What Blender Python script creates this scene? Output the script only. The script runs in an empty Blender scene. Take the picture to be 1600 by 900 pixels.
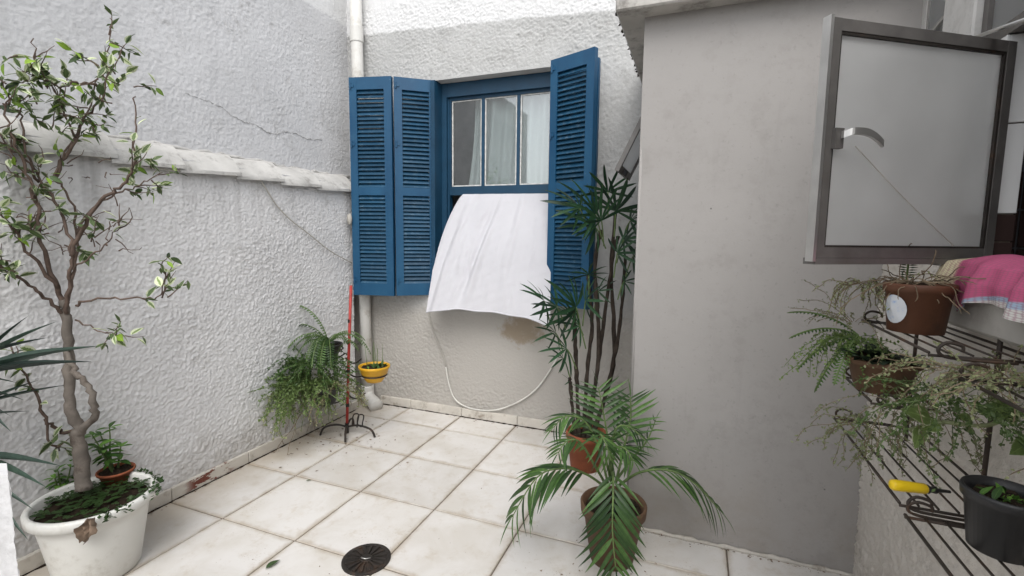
import bpy, math, random
import numpy as np
from mathutils import Vector, Matrix
random.seed(7); rng = np.random.default_rng(7)
# All modelling below is in floor-tile units; everything is scaled by S (a floor tile is 0.45 m) at the end.
S = 0.45
R = math.radians
scene = bpy.context.scene
col = scene.collection
# ------------------------------------------------------------------ camera
FOC = 747.05
CR = Vector((0.9329187, 0.35988642, 0.01201951)); CU = Vector((-0.04922435, 0.09439397, 0.99431722)); CF = Vector((-0.3567067, 0.92820878, -0.10577707))
CP = Vector((4.58477, -2.39648, 3.02265))
cam_d = bpy.data.cameras.new('camera'); cam = bpy.data.objects.new('camera', cam_d); col.objects.link(cam)
cam_d.sensor_width = 36; cam_d.lens = 36*FOC/1600; cam_d.clip_start = 0.02; cam_d.clip_end = 500
mw = Matrix((CR, CU, -CF)).transposed().to_4x4(); mw.translation = CP*S
cam.matrix_world = mw; scene.camera = cam
# ------------------------------------------------------------------ sky, sun, exposure
SUN_EL, SUN_ROT = R(52), R(158)
w = bpy.data.worlds.new('World'); scene.world = w; w.use_nodes = True
nt = w.node_tree; bg = nt.nodes['Background']; bg.inputs['Strength'].default_value = 0.15
sky = nt.nodes.new('ShaderNodeTexSky'); sky.sky_type = 'NISHITA'; sky.sun_disc = False
sky.sun_elevation = SUN_EL; sky.sun_rotation = SUN_ROT; sky.air_density = 1.0; sky.dust_density = 2.0
hs = nt.nodes.new('ShaderNodeHueSaturation'); hs.inputs['Saturation'].default_value = 0.16
nt.links.new(sky.outputs[0], hs.inputs['Color']); nt.links.new(hs.outputs[0], bg.inputs['Color'])
sl = bpy.data.lights.new('sun', 'SUN'); sl.energy = 0.7; sl.angle = R(40); sl.color = (1, .97, .93)
so = bpy.data.objects.new('sun', sl); col.objects.link(so)
sd = Vector((math.sin(SUN_ROT)*math.cos(SUN_EL), math.cos(SUN_ROT)*math.cos(SUN_EL), math.sin(SUN_EL)))
so.rotation_euler = sd.to_track_quat('Z', 'Y').to_euler()
vs = scene.view_settings; vs.view_transform = 'Standard'; vs.look = 'None'; vs.gamma = 1; vs.use_curve_mapping = False
vs.exposure = 1.06
scene.cycles.max_bounces = 8; scene.cycles.diffuse_bounces = 5; scene.cycles.transparent_max_bounces = 16

# ------------------------------------------------------------------ helpers
def ray(x, y): return CF + CR*((x-800)/FOC) - CU*((y-450)/FOC)
def at(x, y, d): return CP + ray(x, y)*d                       # a point at a chosen distance in front of the camera
def atX(x, y, X): v = ray(x, y); return CP + v*((X-CP.x)/v.x)
def atY(x, y, Y): v = ray(x, y); return CP + v*((Y-CP.y)/v.y)
def atZ(x, y, Z): v = ray(x, y); return CP + v*((Z-CP.z)/v.z)
ORG = {}
def org(o): return ORG.get(o.name, Vector((0, 0, 0))) if o else Vector((0, 0, 0))
def tag(o, label=None, cat=None, group=None, kind=None):
    if label: o['label'] = label
    if cat: o['category'] = cat
    if group: o['group'] = group
    if kind: o['kind'] = kind
    return o
def thing(name, label, cat, loc=(0, 0, 0), group=None):
    o = bpy.data.objects.new(name, None); col.objects.link(o); o.empty_display_size = .05
    o.location = Vector(loc); ORG[o.name] = Vector(loc)
    return tag(o, label, cat, group, 'thing')
def link(name, me, parent=None, loc=None):
    o = bpy.data.objects.new(name, me); col.objects.link(o)
    if parent:
        o.parent = parent
        ORG[o.name] = org(parent)
        if loc is not None: o.location = Vector(loc)-org(parent)
    elif loc is not None: o.location = Vector(loc)
    return o
class MB:
    def __init__(s): s.v = []; s.f = []; s.uv = {}
    def add(s, vs, fs):
        b = len(s.v); s.v += [Vector(p) for p in vs]; s.f += [tuple(i+b for i in f) for f in fs]; return s
    def box(s, x0, x1, y0, y1, z0, z1):
        return s.add([(x0,y0,z0),(x1,y0,z0),(x1,y1,z0),(x0,y1,z0),(x0,y0,z1),(x1,y0,z1),(x1,y1,z1),(x0,y1,z1)],
                     [(3,2,1,0),(4,5,6,7),(0,1,5,4),(1,2,6,5),(2,3,7,6),(3,0,4,7)])
    def bbox(s, x0, x1, y0, y1, z0, z1, b=.01):     # box with bevelled edges
        vs, m = [], {}
        for ix, x in enumerate((x0, x1)):
            for iy, y in enumerate((y0, y1)):
                for iz, z in enumerate((z0, z1)):
                    sx, sy, sz = (b, -b)[ix], (b, -b)[iy], (b, -b)[iz]
                    for k, p in enumerate(((x, y+sy, z+sz), (x+sx, y, z+sz), (x+sx, y+sy, z))):
                        m[ix, iy, iz, k] = len(vs); vs.append(p)
        F = []
        for k in range(3):
            for e in (0, 1):
                q = []
                for a, c in ((0,0),(1,0),(1,1),(0,1)):
                    idx = [0,0,0]; o = [i for i in range(3) if i != k]; idx[k] = e; idx[o[0]] = a; idx[o[1]] = c; q.append(m[(*idx, k)])
                if (e == 0) != (k == 1): q.reverse()
                F.append(tuple(q))
        for k in range(3):
            o = [i for i in range(3) if i != k]
            for a in (0, 1):
                for c in (0, 1):
                    i0 = [0,0,0]; i1 = [0,0,0]; i0[o[0]] = i1[o[0]] = a; i0[o[1]] = i1[o[1]] = c; i1[k] = 1
                    F.append((m[(*i0, o[0])], m[(*i1, o[0])], m[(*i1, o[1])], m[(*i0, o[1])]))
        for ix in (0,1):
            for iy in (0,1):
                for iz in (0,1): F.append(tuple(m[ix,iy,iz,k] for k in range(3)))
        return s.add(vs, F)
    def obox(s, o, ax, ay, az):                      # box from corner o and three edge vectors
        o, ax, ay, az = Vector(o), Vector(ax), Vector(ay), Vector(az)
        return s.add([o, o+ax, o+ax+ay, o+ay, o+az, o+ax+az, o+ax+ay+az, o+ay+az],
                     [(3,2,1,0),(4,5,6,7),(0,1,5,4),(1,2,6,5),(2,3,7,6),(3,0,4,7)])
    def tube(s, pts, rad, n=6, cap=True):
        pts = [Vector(p) for p in pts]; m = len(pts)
        if not isinstance(rad, (list, tuple)): rad = [rad]*m
        rings = []; up = None
        for i, p in enumerate(pts):
            t = (pts[min(i+1, m-1)]-pts[max(i-1, 0)])
            t = t.normalized() if t.length > 1e-9 else Vector((0,0,1))
            if up is None: up = t.orthogonal().normalized()
            a = (up - t*up.dot(t)); a = a.normalized() if a.length > 1e-6 else t.orthogonal().normalized(); up = a; b = t.cross(a)
            rings.append([p+(a*math.cos(2*math.pi*k/n)+b*math.sin(2*math.pi*k/n))*rad[i] for k in range(n)])
        vs = [q for r in rings for q in r]; F = []
        for i in range(m-1):
            for k in range(n): F.append((i*n+k, i*n+(k+1) % n, (i+1)*n+(k+1) % n, (i+1)*n+k))
        if cap: F += [tuple(range(n))[::-1], tuple((m-1)*n+k for k in range(n))]
        return s.add(vs, F)
    def lathe(s, prof, c, n=36, sx=1, sy=1, wob=0):
        c = Vector(c); vs = []; F = []; m = len(prof)
        for r, z in prof:
            for k in range(n):
                a = 2*math.pi*k/n; rr = r*(1+wob*math.sin(3*a+z*9))
                vs.append(c+Vector((rr*sx*math.cos(a), rr*sy*math.sin(a), z)))
        for i in range(m-1):
            for k in range(n): F.append((i*n+k, i*n+(k+1) % n, (i+1)*n+(k+1) % n, (i+1)*n+k))
        return s.add(vs, F)
    def build(s, name, mat, parent=None, smooth=False, loc=None):
        o0 = Vector(loc) if (loc is not None and not parent) else org(parent)
        me = bpy.data.meshes.new(name); me.from_pydata([tuple(p-o0) for p in s.v], [], s.f); me.update()
        if mat: me.materials.append(mat)
        if smooth: me.polygons.foreach_set('use_smooth', [True]*len(me.polygons))
        ob = link(name, me, parent)
        if not parent and loc is not None: ob.location = Vector(loc)
        return ob
def spline(pts, n=6):
    pts = [Vector(p) for p in pts]; out = []
    for i in range(len(pts)-1):
        p0, p1, p2, p3 = pts[max(i-1, 0)], pts[i], pts[i+1], pts[min(i+2, len(pts)-1)]
        for k in range(n):
            t = k/n; out.append(.5*((2*p1)+(p2-p0)*t+(2*p0-5*p1+4*p2-p3)*t*t+(3*p1-p0-3*p2+p3)*t**3))
    return out+[pts[-1]]
def frame_mat(d, up=Vector((0, 0, 1))):
    y = d.normalized(); x = y.cross(up)
    if x.length < 1e-4: x = y.orthogonal()
    x.normalize(); z = x.cross(y)
    return Matrix((x, y, z)).transposed()
def put(name, me, parent, loc, d, up=Vector((0, 0, 1)), sc=1.0, roll=0.0):
    o = link(name, me, parent, loc)
    m = frame_mat(Vector(d), up) @ Matrix.Rotation(roll, 3, 'Y')
    o.rotation_euler = m.to_euler(); o.scale = (sc, sc, sc) if isinstance(sc, (int, float)) else sc
    return o
def leaf_mesh(name, mat, L=1, W=.35, peak=.4, fold=.12, droop=.15, n=6, tip=1.0):
    vs, F, uv = [], [], []
    for i in range(n+1):
        t = i/n
        wv = W*.5*(math.sin(math.pi*(t**(math.log(.5)/math.log(peak))))**tip) if 0 < t < 1 else .002
        z = -droop*t*t
        for k in (-1, 0, 1): vs.append((k*wv, t*L, z*L+abs(k)*fold*wv)); uv.append((k*.5+.5, t))
    for i in range(n):
        for k in (0, 1): a = i*3+k; F.append((a, a+1, a+4, a+3))
    me = bpy.data.meshes.new(name); me.from_pydata(vs, [], F); me.update()
    ul = me.uv_layers.new(name='UVMap')
    for lp in me.loops: ul.data[lp.index].uv = uv[lp.vertex_index]
    me.polygons.foreach_set('use_smooth', [True]*len(me.polygons)); me.materials.append(mat)
    return me
# --- numpy noise
def vnoise(nu, nv, su, sv, seed):
    g = np.random.default_rng(seed).random((int(sv)+4, int(su)+4))
    u = np.linspace(0, su, nu); v = np.linspace(0, sv, nv)
    iu = u.astype(int); iv = v.astype(int); fu = u-iu; fv = v-iv
    fu = fu*fu*(3-2*fu); fv = fv*fv*(3-2*fv)
    a = g[np.ix_(iv, iu)]; b = g[np.ix_(iv, iu+1)]; c = g[np.ix_(iv+1, iu)]; d = g[np.ix_(iv+1, iu+1)]
    return (a*(1-fu)+b*fu)*(1-fv)[:, None]+(c*(1-fu)+d*fu)*fv[:, None]-.5
def plaster(nu, nv, Lu, Lv, seed, f1=50, f2=92, a1=.0033, a2=.0045, big=.006, ani=.85, grain=.0024):
    """rough-cast relief on an nu x nv grid, lengths in tiles"""
    h = big*2*vnoise(nu, nv, Lu*1.5+1, Lv*1.5+1, seed)
    h += a1*(.9*vnoise(nu, nv, Lu*f1*.4*ani, Lv*f1*.4, seed+1)+1.9*vnoise(nu, nv, Lu*f1*ani, Lv*f1, seed+2))
    pk = np.clip(vnoise(nu, nv, Lu*f2*ani, Lv*f2, seed+3)+.1, 0, 1); h += a2*2.6*pk**1.3
    wn_ = np.random.default_rng(seed+9).normal(size=(nv, nu)); wn_ = (wn_+np.roll(wn_, 1, 0)+np.roll(wn_, 1, 1)+np.roll(wn_, (1, 1), (0, 1)))*.5
    md = .3+1.55*np.clip(vnoise(nu, nv, Lu*2.2+1, Lv*2.2+1, seed+5)+.5, 0, 1)
    return h*md+grain*wn_
def relief_wall(name, mat, parent, o, ud, vd, nd, U, Vv, hole=None, amp=None, seed=1, **kw):
    """grid wall; U, Vv = lists of (start, stop, step); relief along nd; hole=(u0,u1,v0,v1)"""
    def ax(segs):
        a = [np.linspace(s, e, max(1, int(round((e-s)/st)))+1)[:-1] for s, e, st in segs]
        return np.concatenate(a+[[segs[-1][1]]])
    us, vv = ax(U), ax(Vv); nu, nv = len(us), len(vv)
    Lu, Lv = us[-1]-us[0], vv[-1]-vv[0]
    N = 8
    # sample noise on a uniform grid then look up
    GU, GV = min(1400, int(Lu*120)+2), min(1400, int(Lv*120)+2)
    H = plaster(GU, GV, Lu, Lv, seed, **kw)
    iu = np.clip(((us-us[0])/Lu*(GU-1)).round().astype(int), 0, GU-1); iv = np.clip(((vv-vv[0])/Lv*(GV-1)).round().astype(int), 0, GV-1)
    h = H[np.ix_(iv, iu)]
    UU, VV = np.meshgrid(us, vv)
    if amp is not None: h = h*amp(UU, VV)
    o, ud, vd, nd = [np.array(k, float) for k in (o, ud, vd, nd)]
    P = o+UU[..., None]*ud+VV[..., None]*vd+h[..., None]*nd
    idx = np.arange(nu*nv).reshape(nv, nu)
    q = np.stack([idx[:-1, :-1], idx[:-1, 1:], idx[1:, 1:], idx[1:, :-1]], -1)
    keep = np.ones(q.shape[:2], bool)
    if hole:
        cu = (us[:-1]+us[1:])/2; cv = (vv[:-1]+vv[1:])/2
        keep &= ~(((cu > hole[0]) & (cu < hole[1]))[None, :] & ((cv > hole[2]) & (cv < hole[3]))[:, None])
    q = q[keep]
    if np.dot(np.cross(ud, vd), nd) < 0: q = q[:, ::-1]
    me = bpy.data.meshes.new(name); V3 = P.reshape(-1, 3)-np.array(org(parent))
    me.vertices.add(len(V3)); me.vertices.foreach_set('co', V3.ravel())
    me.loops.add(q.size); me.loops.foreach_set('vertex_index', q.ravel().astype(np.int32))
    me.polygons.add(len(q)); me.polygons.foreach_set('loop_start', np.arange(0, q.size, 4, dtype=np.int32))
    try: me.polygons.foreach_set('loop_total', np.full(len(q), 4, np.int32))
    except Exception: pass
    me.update(calc_edges=True); me.validate(); me.materials.append(mat)
    me.polygons.foreach_set('use_smooth', np.ones(len(me.polygons), bool))
    return link(name, me, parent)

# ------------------------------------------------------------------ materials
class NT:
    def __init__(s, name):
        s.m = bpy.data.materials.new(name); s.m.use_nodes = True; s.t = s.m.node_tree; s.n = s.t.nodes; s.b = s.n['Principled BSDF']
    def node(s, t, **kw):
        n = s.n.new(t)
        for k, v in kw.items(): setattr(n, k, v)
        return n
    def l(s, a, b): s.t.links.new(a, b)
    def coord(s, kind='Object'):
        if kind == 'World': return s.node('ShaderNodeNewGeometry').outputs['Position']
        return s.node('ShaderNodeTexCoord').outputs[kind]
    def noise(s, co, scale, detail=4, rough=.55, scl=None, dist=0):
        if scl:
            mp = s.node('ShaderNodeMapping'); mp.inputs['Scale'].default_value = scl; s.l(co, mp.inputs[0]); co = mp.outputs[0]
        n = s.node('ShaderNodeTexNoise'); n.inputs['Scale'].default_value = scale; n.inputs['Detail'].default_value = detail
        n.inputs['Roughness'].default_value = rough; n.inputs['Distortion'].default_value = dist; s.l(co, n.inputs['Vector']); return n.outputs['Fac']
    def ramp(s, f, a, b, lo=0., hi=1.):
        r = s.node('ShaderNodeMapRange'); r.inputs[1].default_value = a; r.inputs[2].default_value = b
        r.inputs[3].default_value = lo; r.inputs[4].default_value = hi; r.interpolation_type = 'SMOOTHSTEP'; s.l(f, r.inputs[0]); return r.outputs[0]
    def math(s, op, a, b=None):
        n = s.node('ShaderNodeMath', operation=op)
        for i, k in enumerate((a, b)):
            if k is None: continue
            if isinstance(k, (int, float)): n.inputs[i].default_value = k
            else: s.l(k, n.inputs[i])
        return n.outputs[0]
    def mix(s, f, a, b, mode='MIX'):
        n = s.node('ShaderNodeMix', data_type='RGBA', blend_type=mode)
        for i, k in ((0, f), (6, a), (7, b)):
            if isinstance(k, (int, float)): n.inputs[i].default_value = k
            elif isinstance(k, (tuple, list)): n.inputs[i].default_value = (*k[:3], 1)
            else: s.l(k, n.inputs[i])
        return n.outputs[2]
    def sep(s, co):
        n = s.node('ShaderNodeSeparateXYZ'); s.l(co, n.inputs[0]); return n.outputs
    def bump(s, h, strength=.5, dist=.01):
        n = s.node('ShaderNodeBump'); n.inputs['Strength'].default_value = strength; n.inputs['Distance'].default_value = dist
        s.l(h, n.inputs['Height']); s.l(n.outputs[0], s.b.inputs['Normal'])
    def out(s, c=None, rough=.6, spec=.3, metal=0):
        if c is not None:
            if isinstance(c, (tuple, list)): s.b.inputs['Base Color'].default_value = (*c[:3], 1)
            else: s.l(c, s.b.inputs['Base Color'])
        if isinstance(rough, (int, float)): s.b.inputs['Roughness'].default_value = rough
        else: s.l(rough, s.b.inputs['Roughness'])
        s.b.inputs['Specular IOR Level'].default_value = spec; s.b.inputs['Metallic'].default_value = metal
        return s.m
def sc_(c, k): return tuple(min(1, x*k) for x in c)
def simple(name, c, rough=.6, var=.18, scale=6, bump=0, bscale=80, spec=.3, metal=0, dirt=None, dscale=9, damt=.5, rand=0, kind='Object'):
    m = NT(name); co = m.coord(kind)
    cc = m.mix(m.ramp(m.noise(co, scale), .25, .75), sc_(c, 1-var), sc_(c, 1+var))
    if dirt: cc = m.mix(m.ramp(m.noise(co, dscale, 6, .7), .5, .72, 0, damt), cc, dirt)
    if rand:
        oi = m.node('ShaderNodeObjectInfo'); h = m.node('ShaderNodeHueSaturation')
        m.l(m.ramp(oi.outputs['Random'], 0, 1, 1-rand, 1+rand), h.inputs['Value']); m.l(cc, h.inputs['Color']); cc = h.outputs[0]
    if bump: m.bump(m.noise(co, bscale, 5), bump, .004)
    return m.out(cc, rough, spec, metal)
def leafmat(name, c, c2, rough=.45, edge=None, edge_at=.62, transl=.25, rand=.35, vein=True, brown=0):
    m = NT(name); uv = m.coord('UV'); x = m.sep(uv)
    oi = m.node('ShaderNodeObjectInfo'); co = m.coord('Object')
    ax = m.math('MULTIPLY', m.math('ABSOLUTE', m.math('SUBTRACT', x[0], .5)), 2)
    cc = m.mix(oi.outputs['Random'], c, c2)
    cc = m.mix(m.ramp(m.noise(co, 30), .3, .7, 0, .5), cc, sc_(c, .6))
    if vein: cc = m.mix(m.ramp(ax, .0, .1, .35, 0), cc, sc_(c2, 1.9))
    if edge:
        nz = m.noise(co, 22, 3); off = m.math('ADD', ax, m.math('MULTIPLY', m.math('SUBTRACT', nz, .5), 1.1))
        off = m.math('ADD', off, m.math('MULTIPLY', m.math('SUBTRACT', oi.outputs['Random'], .5), .5))
        cc = m.mix(m.ramp(off, edge_at-.08, edge_at+.12), cc, edge)
    if brown: cc = m.mix(m.ramp(m.math('ADD', x[1], m.math('MULTIPLY', m.noise(co, 12), .5)), 1.12, 1.3, 0, brown), cc, (.16, .09, .035))
    h = m.node('ShaderNodeHueSaturation'); m.l(m.ramp(oi.outputs['Random'], 0, 1, 1-rand, 1+rand), h.inputs['Value']); m.l(cc, h.inputs['Color']); cc = h.outputs[0]
    m.out(cc, rough, .35)
    tr = m.node('ShaderNodeBsdfTranslucent'); m.l(cc, tr.inputs[0]); mx = m.node('ShaderNodeMixShader'); mx.inputs[0].default_value = transl
    m.l(m.b.outputs[0], mx.inputs[1]); m.l(tr.outputs[0], mx.inputs[2]); m.l(mx.outputs[0], m.n['Material Output'].inputs[0])
    return m.m

def wall_mat(name, base, lowdirt=True, ledge_z=None, white_z=None, bscale=140, beige=None, crack=None, bstr=.5, mot=.09, grime=.6, spots=False):
    m = NT(name); P = m.coord('World'); x = m.sep(P)
    n1 = m.noise(P, 1.6, 5, .6); n2 = m.noise(P, 9, 6, .65); n3 = m.noise(P, 60, 3)
    cc = m.mix(m.ramp(n1, .3, .7), sc_(base, 1-mot), sc_(base, 1+mot*.6))
    cc = m.mix(m.ramp(n2, .52, .75, 0, .35), cc, sc_((base[0], base[1]*.985, base[2]*.95), .72))
    cc = m.mix(m.ramp(n3, .6, .75, 0, .25), cc, sc_(base, .6))
    gr = m.math('MULTIPLY', m.ramp(m.noise(P, 3.1, 6, .7), .5, .7), m.ramp(m.noise(P, 26, 5, .7), .42, .62)); cc = m.mix(m.math('MULTIPLY', gr, grime), cc, sc_((base[0], base[1]*.97, base[2]*.92), .5))
    dr_ = m.math('MULTIPLY', m.ramp(m.noise(P, 5, 5, .65, (1, 1, .08)), .54, .7), m.ramp(m.noise(P, 1.4, 3), .4, .6)); cc = m.mix(m.math('MULTIPLY', dr_, grime*.55), cc, sc_(base, .6))
    if spots:
        vo = m.node('ShaderNodeTexVoronoi'); vo.inputs['Scale'].default_value = 9; m.l(P, vo.inputs['Vector'])
        cc = m.mix(m.math('MULTIPLY', m.ramp(vo.outputs['Distance'], .045, .02), m.ramp(m.noise(P, 3, 2), .5, .56)), cc, sc_(base, .45))
        cc = m.mix(m.ramp(m.noise(P, 16, 3, .6, (1, 1, .06)), .6, .72, 0, .16), cc, sc_(base, .7))
    if ledge_z is not None:   # rain streaks and grime below the coping
        st = m.noise(P, 7, 4, .6, (1, 1, .05)); k = m.math('MULTIPLY', m.ramp(st, .5, .7), m.ramp(x[2], ledge_z-.55, ledge_z-.03))
        cc = m.mix(m.math('MULTIPLY', k, .55), cc, (.17, .16, .15))
    if lowdirt:
        k = m.math('MULTIPLY', m.ramp(x[2], .45, .03), m.ramp(m.noise(P, 4, 6, .7), .35, .7))
        cc = m.mix(m.math('MULTIPLY', k, .6), cc, (.27, .24, .20))
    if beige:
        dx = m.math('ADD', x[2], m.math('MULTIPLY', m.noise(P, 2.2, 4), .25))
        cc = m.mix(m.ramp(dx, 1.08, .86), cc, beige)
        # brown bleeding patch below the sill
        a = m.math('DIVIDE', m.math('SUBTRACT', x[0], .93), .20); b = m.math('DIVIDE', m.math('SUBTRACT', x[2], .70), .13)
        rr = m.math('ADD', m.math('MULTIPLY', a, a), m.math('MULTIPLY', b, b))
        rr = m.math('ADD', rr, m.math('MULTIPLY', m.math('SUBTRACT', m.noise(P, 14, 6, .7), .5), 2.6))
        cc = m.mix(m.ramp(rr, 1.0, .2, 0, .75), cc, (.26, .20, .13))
    if white_z is not None:
        zz = m.math('SUBTRACT', x[2], m.math('MULTIPLY', x[0], -.055))
        zz = m.math('ADD', zz, m.math('MULTIPLY', m.math('SUBTRACT', m.noise(P, 9, 4), .5), .05))
        f = m.ramp(zz, white_z-.012, white_z+.012)
        cc = m.mix(f, cc, m.mix(m.ramp(n2, .5, .75, 0, .4), (.64, .64, .64), (.53, .53, .52)))
    m.bump(m.math('ADD', m.noise(P, bscale, 4, .6), m.math('MULTIPLY', m.noise(P, bscale*.4, 3), 1.2)), bstr, .004)
    return m.out(cc, .95, .04)
m_left = wall_mat('left_plaster', (.655, .65, .65), ledge_z=1.71, bstr=.3)
m_upper = wall_mat('upper_plaster', (.57, .57, .578), lowdirt=False, white_z=2.93, bstr=.35)
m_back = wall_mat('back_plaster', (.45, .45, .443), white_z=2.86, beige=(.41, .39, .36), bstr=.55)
m_grey = wall_mat('grey_render', (.335, .320, .307), bscale=220, bstr=.08, mot=.025, grime=.16, spots=True)
m_dado = wall_mat('dado_plaster', (.62, .58, .53), bstr=.8)
m_house = wall_mat('house_paint', (.55, .54, .52), lowdirt=False, bstr=.2)
m_slab = simple('slab_concrete', (.46, .44, .41), .85, .15, 4, .5, 90, .15, dirt=(.12, .11, .10), dscale=7, damt=.7)
m_sill = simple('sill_render', (.42, .40, .37), .8, .12, 5, .3, 120, .15, dirt=(.2, .18, .15), damt=.4)
m_coping = simple('painted_clay', (.46, .45, .43), .9, .15, 6, .6, 70, .1, dirt=(.13, .12, .105), dscale=13, damt=.6)
def tile_mat():
    m = NT('floor_ceramic'); P = m.coord('World'); oi = m.node('ShaderNodeObjectInfo')
    va = m.node('ShaderNodeVectorMath', operation='ADD'); m.l(P, va.inputs[0]); m.l(m.math('MULTIPLY', oi.outputs['Random'], 37), va.inputs[1]); Q = va.outputs[0]
    n1 = m.noise(Q, 3.2, 6, .62, dist=.6); n2 = m.noise(P, 11, 6, .7); n3 = m.noise(P, 130, 2)
    cc = m.mix(m.ramp(n1, .35, .68), (.665, .645, .62), (.575, .545, .50))
    cc = m.mix(m.ramp(m.noise(Q, 2.2, 6, .7, dist=1.5), .52, .75, 0, .45), cc, (.67, .645, .62))
    cc = m.mix(m.ramp(n2, .5, .8, 0, .65), cc, (.45, .385, .30))
    cc = m.mix(m.ramp(m.noise(P, 5, 7, .75), .56, .7, 0, .4), cc, (.50, .43, .34))
    k = m.math('MULTIPLY', m.ramp(n3, .64, .72), m.ramp(m.noise(P, 2.6, 3), .5, .62)); cc = m.mix(m.math('MULTIPLY', k, .75), cc, (.25, .19, .12))
    gx = m.sep(m.coord('Generated')); ex = [m.math('SUBTRACT', .5, m.math('ABSOLUTE', m.math('SUBTRACT', gx[i], .5))) for i in (0, 1)]
    ed = m.math('ADD', m.math('MINIMUM', ex[0], ex[1]), m.math('MULTIPLY', m.math('SUBTRACT', m.noise(P, 6, 6, .7), .5), .16))
    cc = m.mix(m.ramp(ed, .06, -.03, 0, .75), cc, (.34, .275, .195))
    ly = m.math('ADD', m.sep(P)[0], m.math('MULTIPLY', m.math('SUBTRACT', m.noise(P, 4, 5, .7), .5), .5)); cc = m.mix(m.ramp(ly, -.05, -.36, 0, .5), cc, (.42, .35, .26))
    h = m.node('ShaderNodeHueSaturation'); m.l(m.ramp(oi.outputs['Random'], 0, 1, .93, 1.05), h.inputs['Value']); m.l(cc, h.inputs['Color'])
    m.bump(m.noise(P, 40, 4), .06, .004)
    return m.out(h.outputs[0], m.ramp(n2, .3, .7, .32, .55), .4)
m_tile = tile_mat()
m_grout = simple('grout', (.15, .125, .10), .9, .3, 20)
m_skirt = simple('skirting_paint', (.53, .50, .45), .75, .12, 5, .3, 60, .2, dirt=(.17, .135, .095), dscale=9, damt=.75, kind='World')
def skirt_red():
    m = NT('chipped_skirting'); P = m.coord('World'); 
    cc = m.mix(m.ramp(m.noise(P, 5), .3, .7), (.46, .43, .38), (.56, .53, .48))
    f = m.math('MULTIPLY', m.ramp(m.noise(P, 13, 6, .7, (.6, .6, 2)), .50, .53), m.math('MULTIPLY', m.ramp(m.sep(P)[1], .50, .58), m.ramp(m.sep(P)[1], .84, .74))); cc = m.mix(f, cc, (.15, .05, .035))
    return m.out(cc, .75, .2)
m_chip = skirt_red()
def enamel():
    m = NT('blue_enamel'); P = m.coord('World'); n1 = m.noise(P, 5, 5, .6, (1, 1, .35)); n2 = m.noise(P, 55, 5, .7)
    cc = m.mix(m.ramp(n1, .3, .7), (.0045, .052, .120), (.008, .072, .152))
    cc = m.mix(m.ramp(m.noise(P, 14, 6, .7), .5, .75, 0, .4), cc, (.025, .095, .165))
    cc = m.mix(m.ramp(n2, .70, .74, 0, .8), cc, (.30, .32, .33))
    m.bump(m.math('ADD', m.noise(P, 60, 4, .6, (1, 1, .15)), m.math('MULTIPLY', n2, .3)), .2, .003)
    return m.out(cc, m.ramp(n1, .3, .7, .38, .58), .4)
m_blue = enamel()
m_bluedk = simple('blue_frame_enamel', (.006, .042, .085), .5, .14, 7, .1, 60, .4)
m_slat = simple('slat_enamel', (.007, .050, .100), .5, .1, 9, 0, 60, .35, dirt=(.13, .2, .26), dscale=30, damt=.35, rand=.15)
m_putty = simple('putty', (.55, .55, .53), .8, .2, 30)
m_dark = simple('dark_room', (.06, .06, .065), .9)
m_room = simple('room_wall', (.30, .30, .30), .9)
m_pvc = simple('pvc', (.62, .61, .58), .45, .08, 4, .1, 60, .4, dirt=(.30, .26, .2), dscale=8, damt=.55, kind='World')
m_steel = simple('window_steel', (.135, .127, .12), .45, .2, 12, .1, 150, .5, metal=.3, dirt=(.10, .085, .07), damt=.5)
m_steel_l = simple('bright_aluminium', (.52, .51, .49), .32, .1, 12, 0, 100, .5, metal=.8)
m_iron = simple('black_iron', (.022, .018, .015), .55, .3, 20, .3, 120, .4, dirt=(.07, .035, .018), damt=.7)
m_rust = simple('rusty_wire', (.035, .026, .02), .6, .3, 25, .3, 120, .35, dirt=(.10, .05, .025), damt=.7)
m_red = simple('red_paint', (.36, .035, .028), .5, .15, 9, .15, 70, .4, dirt=(.10, .02, .015), damt=.6)
m_white_pl = simple('white_plastic', (.70, .695, .66), .45, .06, 3, .05, 60, .4, dirt=(.36, .33, .27), dscale=7, damt=.5)
m_terra = simple('terracotta', (.27, .085, .042), .75, .2, 7, .3, 80, .2, dirt=(.10, .05, .03), damt=.6)
m_brownpl = simple('brown_plastic', (.115, .048, .026), .55, .2, 6, .1, 60, .35, dirt=(.05, .03, .02), damt=.6)
m_brownpot = simple('brown_clay', (.13, .075, .045), .7, .25, 6, .3, 70, .25, dirt=(.05, .045, .03), damt=.6)
m_blackpl = simple('black_plastic', (.018, .018, .019), .42, .2, 6, .05, 60, .45, dirt=(.06, .055, .045), damt=.35)
m_yellow = simple('yellow_plastic', (.62, .33, .018), .4, .1, 6, 0, 60, .4, dirt=(.35, .2, .03), damt=.4)
m_yellow2 = simple('bright_yellow_plastic', (.78, .53, .015), .35, .08, 6, 0, 60, .4)
m_soil = simple('soil', (.028, .02, .014), .95, .5, 40, 1, 60, .1)
m_bark = simple('bark', (.15, .13, .112), .85, .35, 9, .9, 40, .15, dirt=(.06, .045, .036), dscale=14, damt=.8)
m_twig = simple('twig', (.10, .07, .055), .85, .3, 30)
m_drytwig = simple('dry_vine', (.17, .13, .085), .9, .35, 30)
m_greenstem = simple('green_stem', (.10, .15, .05), .6, .3, 20)
m_cane = simple('cane_fibre', (.038, .03, .024), .9, .4, 20, 1, 60, .1)
m_cable = simple('white_cable', (.62, .61, .57), .5, .1, 8)
m_cable_g = simple('grey_cable', (.40, .38, .34), .6, .15, 8)
m_paper = simple('sticker_paper', (.55, .57, .6), .6, .1, 10, dirt=(.2, .32, .55), dscale=70, damt=.85)
m_wtile = simple('white_wall_tile', (.66, .66, .65), .18, .04, 3, 0, 60, .5)
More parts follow.
